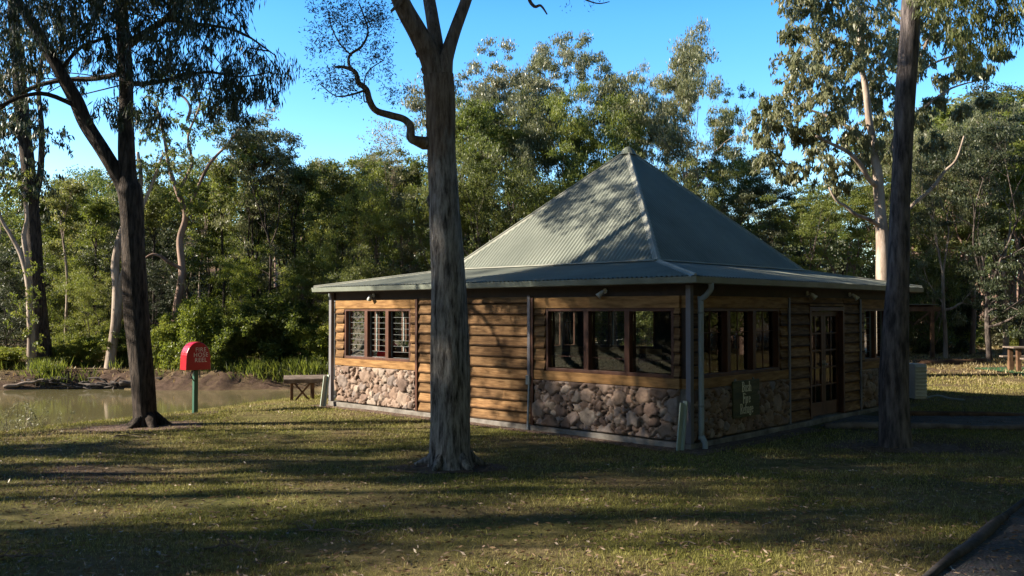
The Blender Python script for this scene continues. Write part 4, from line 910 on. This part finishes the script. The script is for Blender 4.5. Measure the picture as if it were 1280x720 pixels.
# pink-trunk grove, right
k=0
for i in range(34):
    px=1140+i*4.8+random.uniform(-3,3); Yg=random.uniform(45,58)
    place(px,Yg,random.uniform(110,215),random.uniform(90,150),'pole',i%3,'leaf_olive' if i%2 else 'leaf_green','bark_pink','thin pink barked gum in the grove behind the clearing at right','tree','thin gums of the grove at right',rz=None)
# shrubs
for t in [
(250,30.4,362,80,0,'leaf_bright','bright green shrub directly behind the hose reel'),
(215,30.6,385,60,1,'leaf_bright','bright green shrub just right of the dark forked trunk on the far bank'),
(300,30.8,378,80,2,'leaf_green','green shrub on the far bank right of the hose reel'),
(345,31.2,360,90,1,'leaf_green','larger green shrub around the foot of the slender dark stemmed gum'),
(395,31.0,400,70,0,'leaf_bright','light green shrub on the far bank beside the hut corner'),
(85,31.5,425,55,0,'leaf_bright','small bright shrub right of the broad trunk at left'),
(112,31.3,415,50,2,'leaf_bright','small bright shrub left of the twin stemmed gum'),
(15,30.6,430,60,1,'leaf_bright','pale shrub at the left edge of the far bank'),
(165,31.5,400,60,1,'leaf_green','green shrub between the twin stemmed gum and the dark forked trunk'),
(1182,41,312,95,2,'leaf_dark','dark dense conical shrub behind the pergola post'),
(1262,47,372,70,0,'leaf_grey','grey green rounded shrub at the right edge behind the picnic table'),
(1290,45,400,60,1,'leaf_bright','yellow green shrub cut by the right edge behind the picnic table'),
(1225,50,398,60,1,'leaf_green','low green shrub at the back of the clearing'),
(1150,44,395,50,0,'leaf_grey','dry greyish shrub left of the pergola post'),
(430,30.5,395,60,2,'leaf_bright','bright shrub behind the left wall corner of the hut'),
(1205,42,398,40,2,'leaf_bright','small light green shrub at the foot of the dark conical shrub'),
]:
    px,Yq,top,w,kk,lf,lb=t; place(px,Yq,top,w,'shrub',kk,lf,'bark_mid',lb,'shrub')

# forest mass far behind (stuff)
def forest(name,N_,y0,y1,x0,x1,hh,leaf,bark,seed,nl=1500,pos=None):
    r=np.random.default_rng(seed); Ls=[]; T=MB()
    for i in range(N_):
        Yt=r.uniform(y0,y1); px=r.uniform(x0,x1); x=(px-640)/F*Yt
        if pos: x,Yt=pos(r)
        z0=g1(x,Yt); H=r.uniform(*hh); W=H*r.uniform(.22,.34)
        T.tube([(x,Yt,z0-.3),(x+r.normal(0,.2),Yt,z0+H*.45),(x+r.normal(0,.4),Yt,z0+H*.85)],[.17,.12,.03],5,caps=False)
        nc=16
        for c in range(nc):
            t=(c+.5)/nc; zc=z0+H*(.12+.84*t); rr=W*math.sin(math.pi*min(.18+t*.8,1))**.6*.85; a=r.uniform(0,6.28)
            P_=clump_pts((x+math.cos(a)*rr*.6,Yt+math.sin(a)*rr*.6,zc),(W*.5,W*.5,W*.30),nl//nc,r)
            Ls.append(leaf_quads(P_,r.normal(size=(len(P_),3))-np.array([0,0,.3]),.30,.14,r))
    e=empty(name,(0,0,0)); T.build('trunks',M[bark],e,smooth=True,recalc=False); link(bpy.data.objects.new('foliage',quads_mesh('foliage',np.concatenate(Ls),M[leaf])),e)
    e['kind']='stuff'; e['label']='far wood'; return e
f1=forest('far_wood',120,62,88,-160,1450,(7,10.5),'leaf_olive','bark_pink',31); f1['label']='olive green far wood closing the view behind all the nearer trees'
f2=forest('hill_wood',110,92,122,-200,1500,(6,9),'leaf_green','bark_mid',32); f2['label']='wooded hillside seen low on the skyline at left'
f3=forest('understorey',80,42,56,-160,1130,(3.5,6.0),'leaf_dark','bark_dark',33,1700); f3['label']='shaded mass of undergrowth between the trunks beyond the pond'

def side(r): return (r.uniform(-75,-46),r.uniform(-25,62))
f4=forest('side_wood',150,0,1,0,1,(12,17),'leaf_olive','bark_mid',35,1300,side); f4['label']='wood out of view to the left, mirrored in the hut windows'
def back(r): a=r.uniform(-3.3,.35); q=r.uniform(38,60); return (math.cos(a)*q,math.sin(a)*q-2)
f5=forest('back_wood',130,0,1,0,1,(8,13),'leaf_olive','bark_mid',36,1100,back); f5['label']='wood out of view around the lawn behind the viewpoint'
def rside(r):
    y=r.uniform(6,46); return (r.uniform(27,50) if y<40 else r.uniform(31,50),y)
f6=forest('right_wood',80,0,1,0,1,(8,13),'leaf_olive','bark_pink',37,1300,rside); f6['label']='wood out of view right of the clearing, mirrored in the corner window'
# off-frame trees to the left which shade the lawn
offl=['tall open crowned gum out of view at left whose shade crosses the lawn']
for i,(x,y,H,k,kd) in enumerate([(-14,12.2,11.5,0,'thin'),(-17,14.5,12.6,2,'thin'),(-28,11.5,20,1,'thin'),(-13.5,6.4,8.4,1,'thin'),(-25,8.2,18,2,'thin'),(-29,8.4,24,0,'pole'),(-28,11.0,24,1,'pole'),(-27,5.6,20,2,'thin'),(-31,6.6,23,2,'pole'),(-33,4.3,23,0,'pole'),(-29,9.8,24,2,'pole'),(-20,9.4,12.5,1,'thin')]):
    place(0,y,0,0,kd,k,'leaf_olive','bark_mid',offl[0],'tree','gums out of view at left that shade the lawn',X=x,H=H,rz=i*1.3)

for i,(x,y,H,k,kd) in enumerate([(15,3,14,0,'bushy'),(20,8,15,1,'bushy'),(12,-3,15,2,'domed'),(26,3,14,2,'bushy'),(6,-7,16,1,'bushy'),(-2,-6,16,0,'domed'),(-9,-5,15,2,'bushy'),(13,7,13,1,'bushy'),(17,12.5,13,0,'bushy'),(9,0,14,1,'bushy'),(21,5,16,2,'bushy'),(24,12,15,1,'bushy'),(14,-8,17,0,'bushy'),(10,-10,17,1,'bushy'),(0,-9,15,2,'bushy'),(18,-3,15,1,'bushy'),(-16,-4,15,0,'bushy'),(30,7,15,0,'bushy'),(3,-13,16,2,'bushy')]):  # unseen trees added to keep sky light off the right wall and lawn
    place(0,y,0,0,kd,k,'leaf_green','bark_mid','bushy gum added out of view round the viewpoint and right of the hut to block sky light','tree','unseen gums added behind the viewpoint and at right to block sky light',X=x,H=H,rz=i*2.1)

# ------------------------------------------------------------------ hose reels
def hose_reel(base,rz,label,S_=1.0):
    e=empty('hose_reel_stand',base,rz); e.scale=(.9,.9,.96); tag(e,label,'hose reel',None)
    mb=MB(); mb.box((0,0,.52),(.10,.10,1.10)); mb.build('post',M['greenpost'],e,bevel=.01)
    # hood: arch profile in xz, lofted from front (-y) to back (+y)
    def prof(w,h,z0,y):
        pts=[]
        n=18
        for i in range(n+1):
            a=math.pi*i/n; pts.append((math.cos(a)*w/2*(1 if True else 1), y, z0+h*.42+math.sin(a)*h*.58))
        return [(w/2*1.04,y,z0)]+pts+[(-w/2*1.04,y,z0)]
    V=[];rows=[(-.17,.93,.97),(-.155,.99,.995),(-.12,1,1),(.12,1,1),(.155,.99,.995),(.17,.93,.97)]
    for y,sw,sh in rows: V+=prof(.58*sw,.60*sh,.95,y)
    m=21; Fc=[]
    for i in range(len(rows)-1):
        for j in range(m-1): Fc.append((i*m+j,i*m+j+1,(i+1)*m+j+1,(i+1)*m+j))
        Fc.append((i*m,(i+1)*m,(i+1)*m+m-1,i*m+m-1))
    Fc.append(tuple(range(m-1,-1,-1))); Fc.append(tuple((len(rows)-1)*m+j for j in range(m)))
    mb=MB(); mb.add(V,Fc); hd=mb.build('hood',M['red'],e,bevel=.008)
    W_=Wall(Vector((0,0,0)),Vector((1,0,0)),Vector((0,-1,0)),1)
    for i,tx in enumerate(('FIRE','HOSE','REEL')):
        text_obj('lettering',tx,.13,W_,.05,1.38-.112*i,.171,M['white'],hd,bold=.0)
    # hose coil and nozzle hanging below the hood
    mb=MB(); mb.tube([(.0,-.10,.96),(-.12,-.12,.92),(-.17,-.11,.86),(-.12,-.08,.78),(-.05,-.06,.70)],.012,6); 
    for rr in (.15,.18): mb.tube([(math.cos(a)*rr,.07,1.16+math.sin(a)*rr) for a in np.linspace(0,6.283,20)],.014,6)
    mb.build('hose',M['black'],e,smooth=True)
    mb=MB(); mb.box((.075,-.055,.90),(.03,.03,.16)); mb.tube([(.075,-.07,.83),(.075,-.07,.77)],.012,6); mb.build('nozzle',M['alu'],e)
    mb=MB(); mb.box((0,0,.965),(.30,.14,.02)); mb.box((.0,.03,1.1),(.05,.03,.3)); mb.build('bracket',M['greenpost'],e)
    return e
px_,Yh=245,18.5; xh=(px_-640)/F*Yh; 
hose_reel((xh,Yh,at(245,517,Yh).z),R(44),'red hooded fire hose reel on a green post standing by the pond edge')
hose_reel((2.05,34,.0),R(-5),'red hooded fire hose reel behind the hut, glimpsed through its windows')

# ------------------------------------------------------------------ timber platform/table by the pond
base=at(378,503,21.8); tb=empty('timber_table',(base.x,base.y,base.z),R(14)); tb.scale=(.85,.85,.9); tag(tb,'low brown timber table with crossed braces on the pond bank beside the hut','table')
mb=MB()
for i in range(9): mb.box((.35,-.52+i*.17,.66+random.uniform(-.003,.003)),(1.75,.155,.04))
mb.box((.35,-.61,.62),(1.75,.035,.10)); mb.build('tabletop',M['greywood'],tb,bevel=.004)
for x,y in ((-.30,-.5),(.28,-.5),(1.0,-.5),(-.30,.75),(.28,.75),(1.0,.75)):
    mb=MB(); mb.box((x,y,.25),(.085,.085,.78)); mb.build('leg',M['brownwood'],tb,bevel=.004)
for a,b in (((-.28,-.55,.62),(.26,-.55,.02)),((.26,-.565,.62),(-.28,-.565,.02))):
    A_=Vector(a);B_=Vector(b); c=(A_+B_)/2; d=B_-A_; mb=MB(); mb.box(c,(.05,.03,d.length),0,0,math.atan2(d.x,d.z)); mb.build('brace',M['brownwood'],tb)
# picnic table at right
pt=empty('picnic_table',(at(1262,468,28).x,28,g1(15.6,28)),R(-6)); tag(pt,'timber picnic table on green matting cut by the right edge','picnic table')
mb=MB()
for i in range(5): mb.box((1.0,-.34+i*.16,.77),(2.1,.148,.045))
mb.build('tabletop',M['greywood'],pt,bevel=.005)
for sx in (.15,1.85):
    for sy in (-.28,.28):
        mb=MB(); mb.box((sx,sy,.38),(.12,.12,.74)); mb.build('leg',M['brownwood'],pt,bevel=.005)
for sy in (-.72,.72):
    mb=MB(); mb.box((1.0,sy,.45),(1.9,.26,.05)); b=mb.build('bench',M['greywood'],pt,bevel=.005)
    for sx in (.35,1.65):
        mb=MB(); mb.box((sx,sy,.21),(.16,.16,.43)); mb.build('bench_leg',M['brownwood'],b)
# green matting under it
m_,nt,b_,_=newmat('green_matting'); n_=tex(nt,coords(nt),40,4,.7); nt.links.new(ramp(nt,n_.outputs[0],[(.3,(.008,.05,.012)),(.7,(.022,.11,.026))]),b_.inputs['Base Color']); b_.inputs['Roughness'].default_value=.9
mt=grid('green_matting',np.linspace(15.2,22,12),np.linspace(26.4,29.6,10),gz,m_,.03); tag(mt,kind='structure')
# pergola behind the hut
pg=empty('pergola',(16.5,35,0),R(-4)); tag(pg,'dark timber pergola behind the right end of the hut','pergola')
for x,y in ((0,0),(-4,0),(0,3),(-4,3)):
    mb=MB(); mb.box((x,y,1.0),(.13,.13,2.05)); mb.build('post',M['brownwood'],pg)
mb=MB(); mb.box((-2,-.02,2.1),(4.6,.10,.18)); mb.box((-2,3.02,2.1),(4.6,.10,.18)); mb.build('beam',M['brownwood'],pg)
mb=MB()
for i in range(8): mb.box((-4+i*.57,1.5,2.23),(.05,3.5,.07))
mb.build('rafters',M['brownwood'],pg)
mb=MB(); mb.box((-.35,-.02,1.78),(.06,.06,.9),0,0,R(50)); mb.build('brace',M['brownwood'],pg)
mb=MB()
for i in range(7): mb.box((-2,.15+i*.48,2.29),(4.5,.46,.02),0,0,0)
mb.build('roof_sheet',M['gutter'],pg)
# logs
def log(p0,p1,r0,r1,label,mat='greywood',name='log'):
    p0=Vector(p0);p1=Vector(p1); c=p0.copy(); pts=[p0.lerp(p1,i/10)+Vector((0,0,.02*math.sin(i*1.7))) for i in range(11)]
    mb=MB(); mb.tube([q-c for q in pts],[r0+(r1-r0)*i/10 for i in range(11)],10,jit=.12); o=mb.build(name,M[mat],None,smooth=True); o.location=c; return tag(o,label,'log')
log((14.4,31.3,.14),(17.4,32.6,.16),.15,.13,'dark log lying below the pergola post','brownwood')
log((14.2,32.4,.1),(16.4,34.0,.12),.12,.10,'smaller dark log lying just behind the log by the pergola','brownwood')
# white slatted unit at the far right corner of the hut
xw=(1141.5-640)/F*20.6; wu=empty('slatted_cabinet',(xw,20.6,g1(xw,20.6)),R(10)); tag(wu,'white slatted cabinet standing at the far right corner of the hut','cabinet')
mb=MB(); mb.box((0,0,.43),(.30,.5,.80)); mb.build('body',M['whitelamp'],wu,bevel=.01)
mb=MB()
for i in range(9): mb.box((0,-.262,.10+i*.082),(.27,.03,.045),0,R(25))
mb.build('slats',M['whitelamp'],wu)
mb=MB(); mb.box((0,0,.02),(.36,.56,.05)); mb.build('foot',M['concrete'],wu)
pp_,rr_=crom([(Vector((0,0,.05)),.02),(Vector((.25,-.1,.12)),.02),(Vector((.5,-.15,.06)),.02),(Vector((.8,-.2,.03)),.02)],4); mb=MB(); mb.tube(pp_,rr_,8); o=mb.build('hose_pipe',M['pipe'],None,smooth=True); o.location=(xw+.15,20.4,g1(xw,20.4)); tag(o,'short grey pipe lying beside the white slatted cabinet','pipe')

# ------------------------------------------------------------------ paths
def sheet(name,poly,off,mat,step=.4):
    bm=bmesh.new(); vs=[bm.verts.new((x,y,0)) for x,y in poly]; bm.faces.new(vs)
    bmesh.ops.triangulate(bm,faces=bm.faces); 
    for _ in range(4): bmesh.ops.subdivide_edges(bm,edges=[e for e in bm.edges if e.calc_length()>step],cuts=1,use_grid_fill=False); bmesh.ops.triangulate(bm,faces=bm.faces)
    for v in bm.verts: v.co.z=g1(v.co.x,v.co.y)+off
    me=bpy.data.meshes.new(name); bm.to_mesh(me); bm.free(); me.materials.append(mat); o=link(bpy.data.objects.new(name,me)); return tag(o,kind='structure')
# path to the door: from the door (C0+v*3.9..5.4) running right
d0=C0+v_*3.6-u*.1; d1=C0+v_*5.7-u*.1
sheet('gravel_path',[(d0.x+.25,d0.y+.05),(24,15.4),(24,17.1),(d1.x+.6,17.2),(d1.x+.05,d1.y+.05)],.022,M['gravel'])
def edging(p0,p1,label,w=.11,h=.10,mat='greywood'):
    p0=Vector((p0[0],p0[1],g1(*p0)));p1=Vector((p1[0],p1[1],g1(*p1))); n=max(int((p1-p0).length/.5),2); mb=MB(); pts=[]
    for i in range(n+1):
        q=p0.lerp(p1,i/n); q.z=g1(q.x,q.y)+.03+.012*math.sin(i*2.1); q.y+=.02*math.sin(i*1.3); pts.append(q-p0)
    mb.tube(pts,[w*.6+.01*math.sin(i*.9) for i in range(n+1)],8,jit=.3,js=5); o=mb.build('timber_edging',M[mat],None,smooth=True); o.location=p0; return tag(o,label,'edging')
edging((d0.x+.3,d0.y-.12),(9.6,15.25),'weathered timber edging of the path on its near side by the door')
edging((9.9,15.25),(23,15.3),'weathered timber edging of the path running right from the near right trunk')
edging((d1.x+.5,17.3),(9.9,17.25),'dark timber edging on the far side of the path close to the hut','','brownwood') if False else edging((d1.x+.5,17.3),(9.9,17.25),'dark timber edging on the far side of the path close to the hut',mat='brownwood')
edging((10.3,17.25),(23,17.3),'pale sunlit timber edging on the far side of the path at the right edge')
# near right gravel path with log edge: from (1150,720)->(1280,630)
a_=at(1135,730,1); 
def gp(px,py):
    # intersect pixel ray with ground
    for Yt in np.arange(3,40,.02):
        p=at(px,py,Yt)
        if p.z<=g1(p.x,p.y): return (p.x,p.y)
e0=gp(1150,735); e1=gp(1215,672); e2=gp(1290,622)
dx,dy=e2[0]-e0[0],e2[1]-e0[1]
st_=(e0[0]-dx*.6,e0[1]-dy*.6); en=(e2[0]+dx*1.6,e2[1]+dy*1.6)
sheet('gravel_path',[st_,e1,en,(en[0]+3,en[1]-1.5),(st_[0]+5,st_[1]-2.5)],.02,M['gravel'],.3)
edging(st_,en,'dark crooked log edging the gravel path in the bottom right corner',.062,.1,'darkbark')
BARE=[(*gp(690,655),.75,.5),(*gp(250,628),.5,.35),(*gp(560,640),.55,.3),(*gp(1000,585),.9,.35),(at(564,582,11.4).x,11.3,.75,.5),(at(183,533,16).x,15.9,1.0,.5),(at(1119,557,13.45).x,13.3,.9,.55),(*gp(440,690),.5,.25),(*gp(180,588),.7,.3)]
# bare mulch strip by the walls
m_=mat_noise('bark_mulch',(.07,.045,.033),(.21,.14,.105),14,(1,1,1),.95,.9,.03,40); M['mulch']=m_
def strip(a0,b0,a1,b1): pass
q=[C0+P(-.5,-.45,0),C0+P(3.2,-.35,0),C0+P(9.4,-.42,0),C0+P(9.2,.1,0),C0+P(.1,.1,0),C0+P(.1,3.6,0),C0+P(-.55,3.4,0)]
sheet('mulch_strip',[(k_.x,k_.y) for k_ in q],.010,M['mulch'],.5)
for (cx,cy,rr) in ((at(564,582,11.4).x,11.4,.62),(at(183,533,16).x,16,.85),(at(245,517,18.5).x,18.5,.4),(at(1119,557,13.45).x,13.45,.7)):
    rs=np.random.default_rng(int(cx*100)%97); sheet('bare_earth',[(cx+math.cos(t)*rr*rs.uniform(.8,1.25)*1.3,cy+math.sin(t)*rr*rs.uniform(.7,1.1)) for t in np.linspace(0,6.28,18)[:-1]],.008,M['mulch'],.4)

# ------------------------------------------------------------------ grass, litter, sticks
def mat_grass():
    m,nt,b,out=newmat('grass_blades'); g=nt.nodes.new('ShaderNodeNewGeometry'); v=coords(nt); n=tex(nt,v,.55,5,.6)
    green=ramp(nt,g.outputs['Random Per Island'],[(0,(.10,.115,.018)),(.5,(.24,.24,.05)),(1,(.40,.37,.12))])
    dry=ramp(nt,g.outputs['Random Per Island'],[(0,(.17,.14,.05)),(.6,(.36,.29,.13)),(1,(.52,.44,.25))])
    f=ramp(nt,n.outputs[0],[(.42,.05),(.68,.75)]); c=mix(nt,f,green,dry); nt.links.new(c,b.inputs['Base Color']); b.inputs['Roughness'].default_value=.6; b.inputs['Specular IOR Level'].default_value=.2
    t=nt.nodes.new('ShaderNodeBsdfTranslucent'); nt.links.new(c,t.inputs[0]); ms=nt.nodes.new('ShaderNodeMixShader'); ms.inputs[0].default_value=.35
    nt.links.new(b.outputs[0],ms.inputs[1]); nt.links.new(t.outputs[0],ms.inputs[2]); nt.links.new(ms.outputs[0],out.inputs[0]); return m
M['grass']=mat_grass()
def scatter(n,y0,y1,pw,seed):
    r=np.random.default_rng(seed); t=r.uniform(0,1,n); Y_=y0+(y1-y0)*t**pw; px=r.uniform(-60,1340,n); X_=(px-640)/F*Y_
    return X_,Y_,r
def inside_hut(X_,Y_,m=.35):
    a=(X_-C0.x)*u.x+(Y_-C0.y)*u.y; b=(X_-C0.x)*v_.x+(Y_-C0.y)*v_.y
    return (a>-m)&(a<LL+m)&(b>-m)&(b<LR+m)
def blades(name,n,y0,y1,pw,hgt,wd,seed,extra=None):
    X_,Y_,r=scatter(n,y0,y1,pw,seed); ok=(pond_sd(X_,Y_)>.25)&(~inside_hut(X_,Y_))
    # off the gravel paths
    ok&=~((Y_>15.35)&(Y_<17.2)&(X_>6.2)); cr=(en[0]-st_[0])*(Y_-st_[1])-(en[1]-st_[1])*(X_-st_[0]); ok&=cr>0.15
    for (ex,ey,ea,eb) in BARE: ok&=(((X_-ex)/ea)**2+((Y_-ey)/eb)**2+r.normal(0,.45,n))>1
    pat=np.sin(X_*1.9+Y_*.8)+np.sin(X_*.9-Y_*2.1+1)+np.sin(X_*3.3+2+Y_*2.9)*.6; ok&=(pat+r.normal(0,.9,n))>-.8
    X_=X_[ok];Y_=Y_[ok]; Z_=gz(X_,Y_); m=len(X_); k=1+.03*(Y_-5)*8
    h_=hgt*r.uniform(.4,1.4,m)*(1+.03*(Y_-5)); w=wd*(Y_/6)*r.uniform(.7,1.3,m); a=r.uniform(0,6.28,m)
    B=np.stack([X_,Y_,Z_-.003],-1); s=np.stack([np.cos(a),np.sin(a),0*a],-1)*w[:,None]; lean_=np.stack([r.normal(0,.45,m),r.normal(0,.45,m),np.ones(m)],-1)*h_[:,None]
    V=np.empty((m,4,3)); V[:,0]=B-s; V[:,1]=B+s; V[:,2]=B+lean_*.6+s*.7; V[:,3]=B+lean_
    o=link(bpy.data.objects.new(name,quads_mesh(name,V,M['grass']))); return tag(o,'short patchy lawn grass round the hut and trees','grass',None,'stuff')
blades('lawn_grass',420000,4.6,27,1.5,.030,.0022,3)
M['grass']=mat_leaf('dry_straw_grass',[(.10,.09,.035),(.20,.165,.07),(.30,.24,.12),(.40,.33,.18)],trans=.3)
blades('rough_grass',60000,24,50,1.0,.05,.004,4)['label']='straw coloured rough grass of the sunlit clearing and far bank'
# leaf litter
m_=mat_leaf('fallen_leaves',[(.07,.045,.028),(.14,.09,.055),(.22,.15,.095),(.42,.35,.26)],trans=.1)
X_,Y_,r_=scatter(17000,4.6,24,1.5,9); ok=(pond_sd(X_,Y_)>.1)&(~inside_hut(X_,Y_,.12)); X_=X_[ok];Y_=Y_[ok]
cc=np.stack([X_,Y_,gz(X_,Y_)+.018+r_.uniform(0,.012,len(X_))],-1); dd=r_.normal(size=cc.shape); dd[:,2]*=.22
o=link(bpy.data.objects.new('leaf_litter',quads_mesh('leaf_litter',leaf_quads(cc,dd,.055,.016,r_),m_))); tag(o,'dry fallen gum leaves scattered across the lawn','leaf litter',None,'stuff')
# twig debris (stuff)
T=MB(); r_=np.random.default_rng(12)
for i in range(420):
    Yt=5+15*r_.uniform()**1.4; x=r_.uniform(-.58,.6)*Yt
    if inside_hut(np.array([x]),np.array([Yt]),.4)[0] or pond_sd(np.array([x]),np.array([Yt]))[0]<.2: continue
    a=r_.uniform(0,3.14); l=r_.uniform(.04,.18); z=g1(x,Yt)+.015
    T.tube([(x,Yt,z),(x+math.cos(a)*l*.5,Yt+math.sin(a)*l*.5,z+r_.uniform(0,.02)),(x+math.cos(a+.3)*l,Yt+math.sin(a+.3)*l,z)],[.004,.0035,.002],4,caps=False)
o=T.build('twig_debris',M['greywood'],None,recalc=False); tag(o,'small twigs and bark strips strewn over the lawn','twigs',None,'stuff')
def sticks(px,py,n,spread,label,hgt=.1,rad=.008,seed=1):
    g=gp(px,py); r=np.random.default_rng(seed); z=g1(*g); mb=MB()
    a0=r.uniform(-.5,.5); m=7; L=spread*1.6
    main=[Vector((math.cos(a0)*L*(t/m-.5)+r.normal(0,.02),math.sin(a0)*L*(t/m-.5)*.7+r.normal(0,.02),.012+hgt*.5*math.sin(3.14*t/m)*r.uniform(.4,1.2))) for t in range(m+1)]
    mb.tube(main,[rad*(1-.07*t) for t in range(m+1)],6,jit=.15)
    for i in range(n+2):
        b=main[int(r.integers(0,m+1))]; a=r.uniform(0,6.28); l=spread*r.uniform(.25,.7)
        q=b+Vector((math.cos(a)*l*.5,math.sin(a)*l*.4,r.uniform(-.01,hgt))); e_=q+Vector((math.cos(a+.5)*l*.5,math.sin(a+.5)*l*.4,r.uniform(-.03,hgt*.4))); q.z=max(q.z,.01); e_.z=max(e_.z,.01)
        mb.tube([b,q,e_],[rad*.7,rad*.5,rad*.25],5,jit=.1)
    o=mb.build('fallen_branch',M['greywood'],None); o.location=(g[0],g[1],z); return tag(o,label,'branch')
sticks(88,632,3,.22,'small forked dead branch sticking up from the lawn at lower left',.14,.008,1)
sticks(285,690,7,.26,'twisted dead branches in a little heap on the lawn near the bottom edge',.10,.009,2)
sticks(415,668,9,.34,'pale dry branch debris on the lawn below the central trunk',.07,.008,3)
sticks(300,572,4,.4,'thin curved stick lying in shade left of the central trunk',.04,.007,4)
sticks(25,700,6,.3,'dead twigs lying in the bottom left corner of the lawn',.05,.009,5)
sticks(165,547,7,.4,'broken dead branch on the bank in front of the dark forked tree',.08,.010,6)
sticks(530,588,5,.3,'fallen bark and sticks against the foot of the central trunk',.05,.012,7)
# wispy shrub by the near shore at left
h=Hero(); Yw=17.0
h.T.tube([((2-640)/F*Yw,Yw,-.37),((28-640)/F*Yw,Yw,-.36),((58-640)/F*Yw,Yw,-.37)],.01,4)
for i in range(34):
    a=random.uniform(-1.4,.9); p=Vector(((28+random.gauss(0,22)-640)/F*Yw,Yw+random.gauss(0,.3),-.36)); q=p+Vector((random.gauss(0,.22),random.gauss(0,.15),random.uniform(.25,.75)))
    m=(p+q)/2+Vector((random.gauss(0,.05),0,.03)); h.T.tube([p,m,q],[.006,.004,.002],4,caps=False)
    t=h.r.uniform(.25,1,(34,1)); b=np.array(p)*(1-t)+np.array(q)*t+h.r.normal(size=(34,3))*.03; h.L.append(leaf_quads(b,h.r.normal(size=(34,3))+np.array([0,0,.4]),.07,.012,h.r))
h.finish('wispy_shrub',((28-640)/F*Yw,Yw,-.36),'bark_mid','leaf_grey','wispy grey green shrub growing at the near edge of the pond','shrub',('stem','foliage'))
# reeds and roots on the far bank
h=Hero()
for i in range(230):
    px=random.choice([random.gauss(330,22),random.gauss(385,18),random.gauss(60,10),random.uniform(-10,430)]); Yb=28.9+random.uniform(.1,1.0); x=(px-640)/F*Yb
    if x>-4.6: continue
    z=g1(x,Yb)
    for j in range(10): 
        p=Vector((x+random.gauss(0,.10),Yb+random.gauss(0,.1),z)); q=p+Vector((random.gauss(0,.15),random.gauss(0,.12)-.05,random.uniform(.2,.5))); h.L.append(leaf_quads(np.array([(p+q)/2]),np.array([q-p]),(q-p).length,.025,h.r))
h.T.tube([(-12,29.2,0),(-12,29.3,.02)],.02,4)
rd=h.finish('bank_grass',(-8,29.5,0),'bark_mid','leaf_green','rough tussock grass fringing the far bank of the pond','grass',('stem','foliage')); rd['kind']='stuff'
log(at(150,480,28.9),at(205,474,29.1),.10,.07,'rusty brown log on the far bank behind the dark forked trunk','darkbark')
log(at(5,484,28.7),at(60,474,28.9),.07,.035,'pale dead root slanting over the far bank at left','greywood')
h=Hero(); rq=np.random.default_rng(77)
h.T.tube([at(-20,486,28.95),at(90,484,28.95),at(180,484,28.95)],.05,6,jit=.2)
for i in range(70):
    px=rq.uniform(-15,178); p=at(px,rq.uniform(476,486),28.9+rq.uniform(0,.2)); q=p+Vector((rq.normal(0,.5),rq.uniform(-.2,.1),rq.uniform(-.2,.16))); m=(p+q)/2+Vector(rq.normal(0,.08,3)); p0=at(px,484,28.95)
    h.T.tube([p0,p,m,q],[.05,.045,.035,.015],5,jit=.2)
rt=h.finish('exposed_roots',at(80,485,28.95),'darkbark','leaf_dark','dark tangle of exposed tree roots along the eroded far bank at left','roots',('root_mass','foliage'))

# ------------------------------------------------------------------ light, sky, camera
EL=R(27); AZ=R(-5)   # sun comes from -x, a touch from behind
sdir=Vector((-math.cos(AZ)*math.cos(EL),math.sin(AZ)*math.cos(EL),math.sin(EL)))
sl=bpy.data.lights.new('sun','SUN'); sl.energy=5.0; sl.angle=R(.53); sl.color=(1,.89,.72)
so=link(bpy.data.objects.new('sun',sl)); so.rotation_euler=(-sdir).to_track_quat('-Z','Y').to_euler(); so.location=(-30,0,30)
w=bpy.data.worlds.new('World'); S.world=w; w.use_nodes=True; nt=w.node_tree; nt.nodes.clear()
o=nt.nodes.new('ShaderNodeOutputWorld'); bg_=nt.nodes.new('ShaderNodeBackground'); sk=nt.nodes.new('ShaderNodeTexSky'); sk.sky_type='NISHITA'; sk.sun_disc=False
sk.sun_elevation=EL; sk.sun_rotation=math.atan2(sdir.x,sdir.y); sk.air_density=1.0; sk.dust_density=.3; sk.ozone_density=2.0
hs=nt.nodes.new('ShaderNodeHueSaturation'); hs.inputs['Saturation'].default_value=1.42; hs.inputs['Hue'].default_value=.505; nt.links.new(sk.outputs[0],hs.inputs['Color'])
tcw=nt.nodes.new('ShaderNodeTexCoord'); sx_=nt.nodes.new('ShaderNodeSeparateXYZ'); nt.links.new(tcw.outputs['Generated'],sx_.inputs[0])
# sky scaled by height: boosted low down, dimmed overhead to cut ambient light
mr=nt.nodes.new('ShaderNodeMapRange'); mr.interpolation_type='SMOOTHSTEP'; mr.inputs[1].default_value=.30; mr.inputs[2].default_value=.52; mr.inputs[3].default_value=2.65; mr.inputs[4].default_value=.42; nt.links.new(sx_.outputs[2],mr.inputs[0])
vm=nt.nodes.new('ShaderNodeVectorMath'); vm.operation='SCALE'; nt.links.new(hs.outputs[0],vm.inputs[0]); nt.links.new(mr.outputs[0],vm.inputs['Scale'])
nt.links.new(vm.outputs[0],bg_.inputs[0]); bg_.inputs[1].default_value=.05; nt.links.new(bg_.outputs[0],o.inputs[0])
cam=bpy.data.cameras.new('camera'); cam.sensor_width=36; cam.lens=36*F/1280; cam.clip_end=1500; cam.clip_start=.1
co=link(bpy.data.objects.new('camera',cam)); co.location=(0,0,CAMZ); co.rotation_euler=(R(90)+PITCH,0,0); S.camera=co
S.view_settings.view_transform='Standard'; S.view_settings.look='None'; S.view_settings.exposure=1.5; S.view_settings.gamma=1
S.render.engine='CYCLES'; S.cycles.max_bounces=6; S.cycles.transparent_max_bounces=24; S.cycles.diffuse_bounces=3
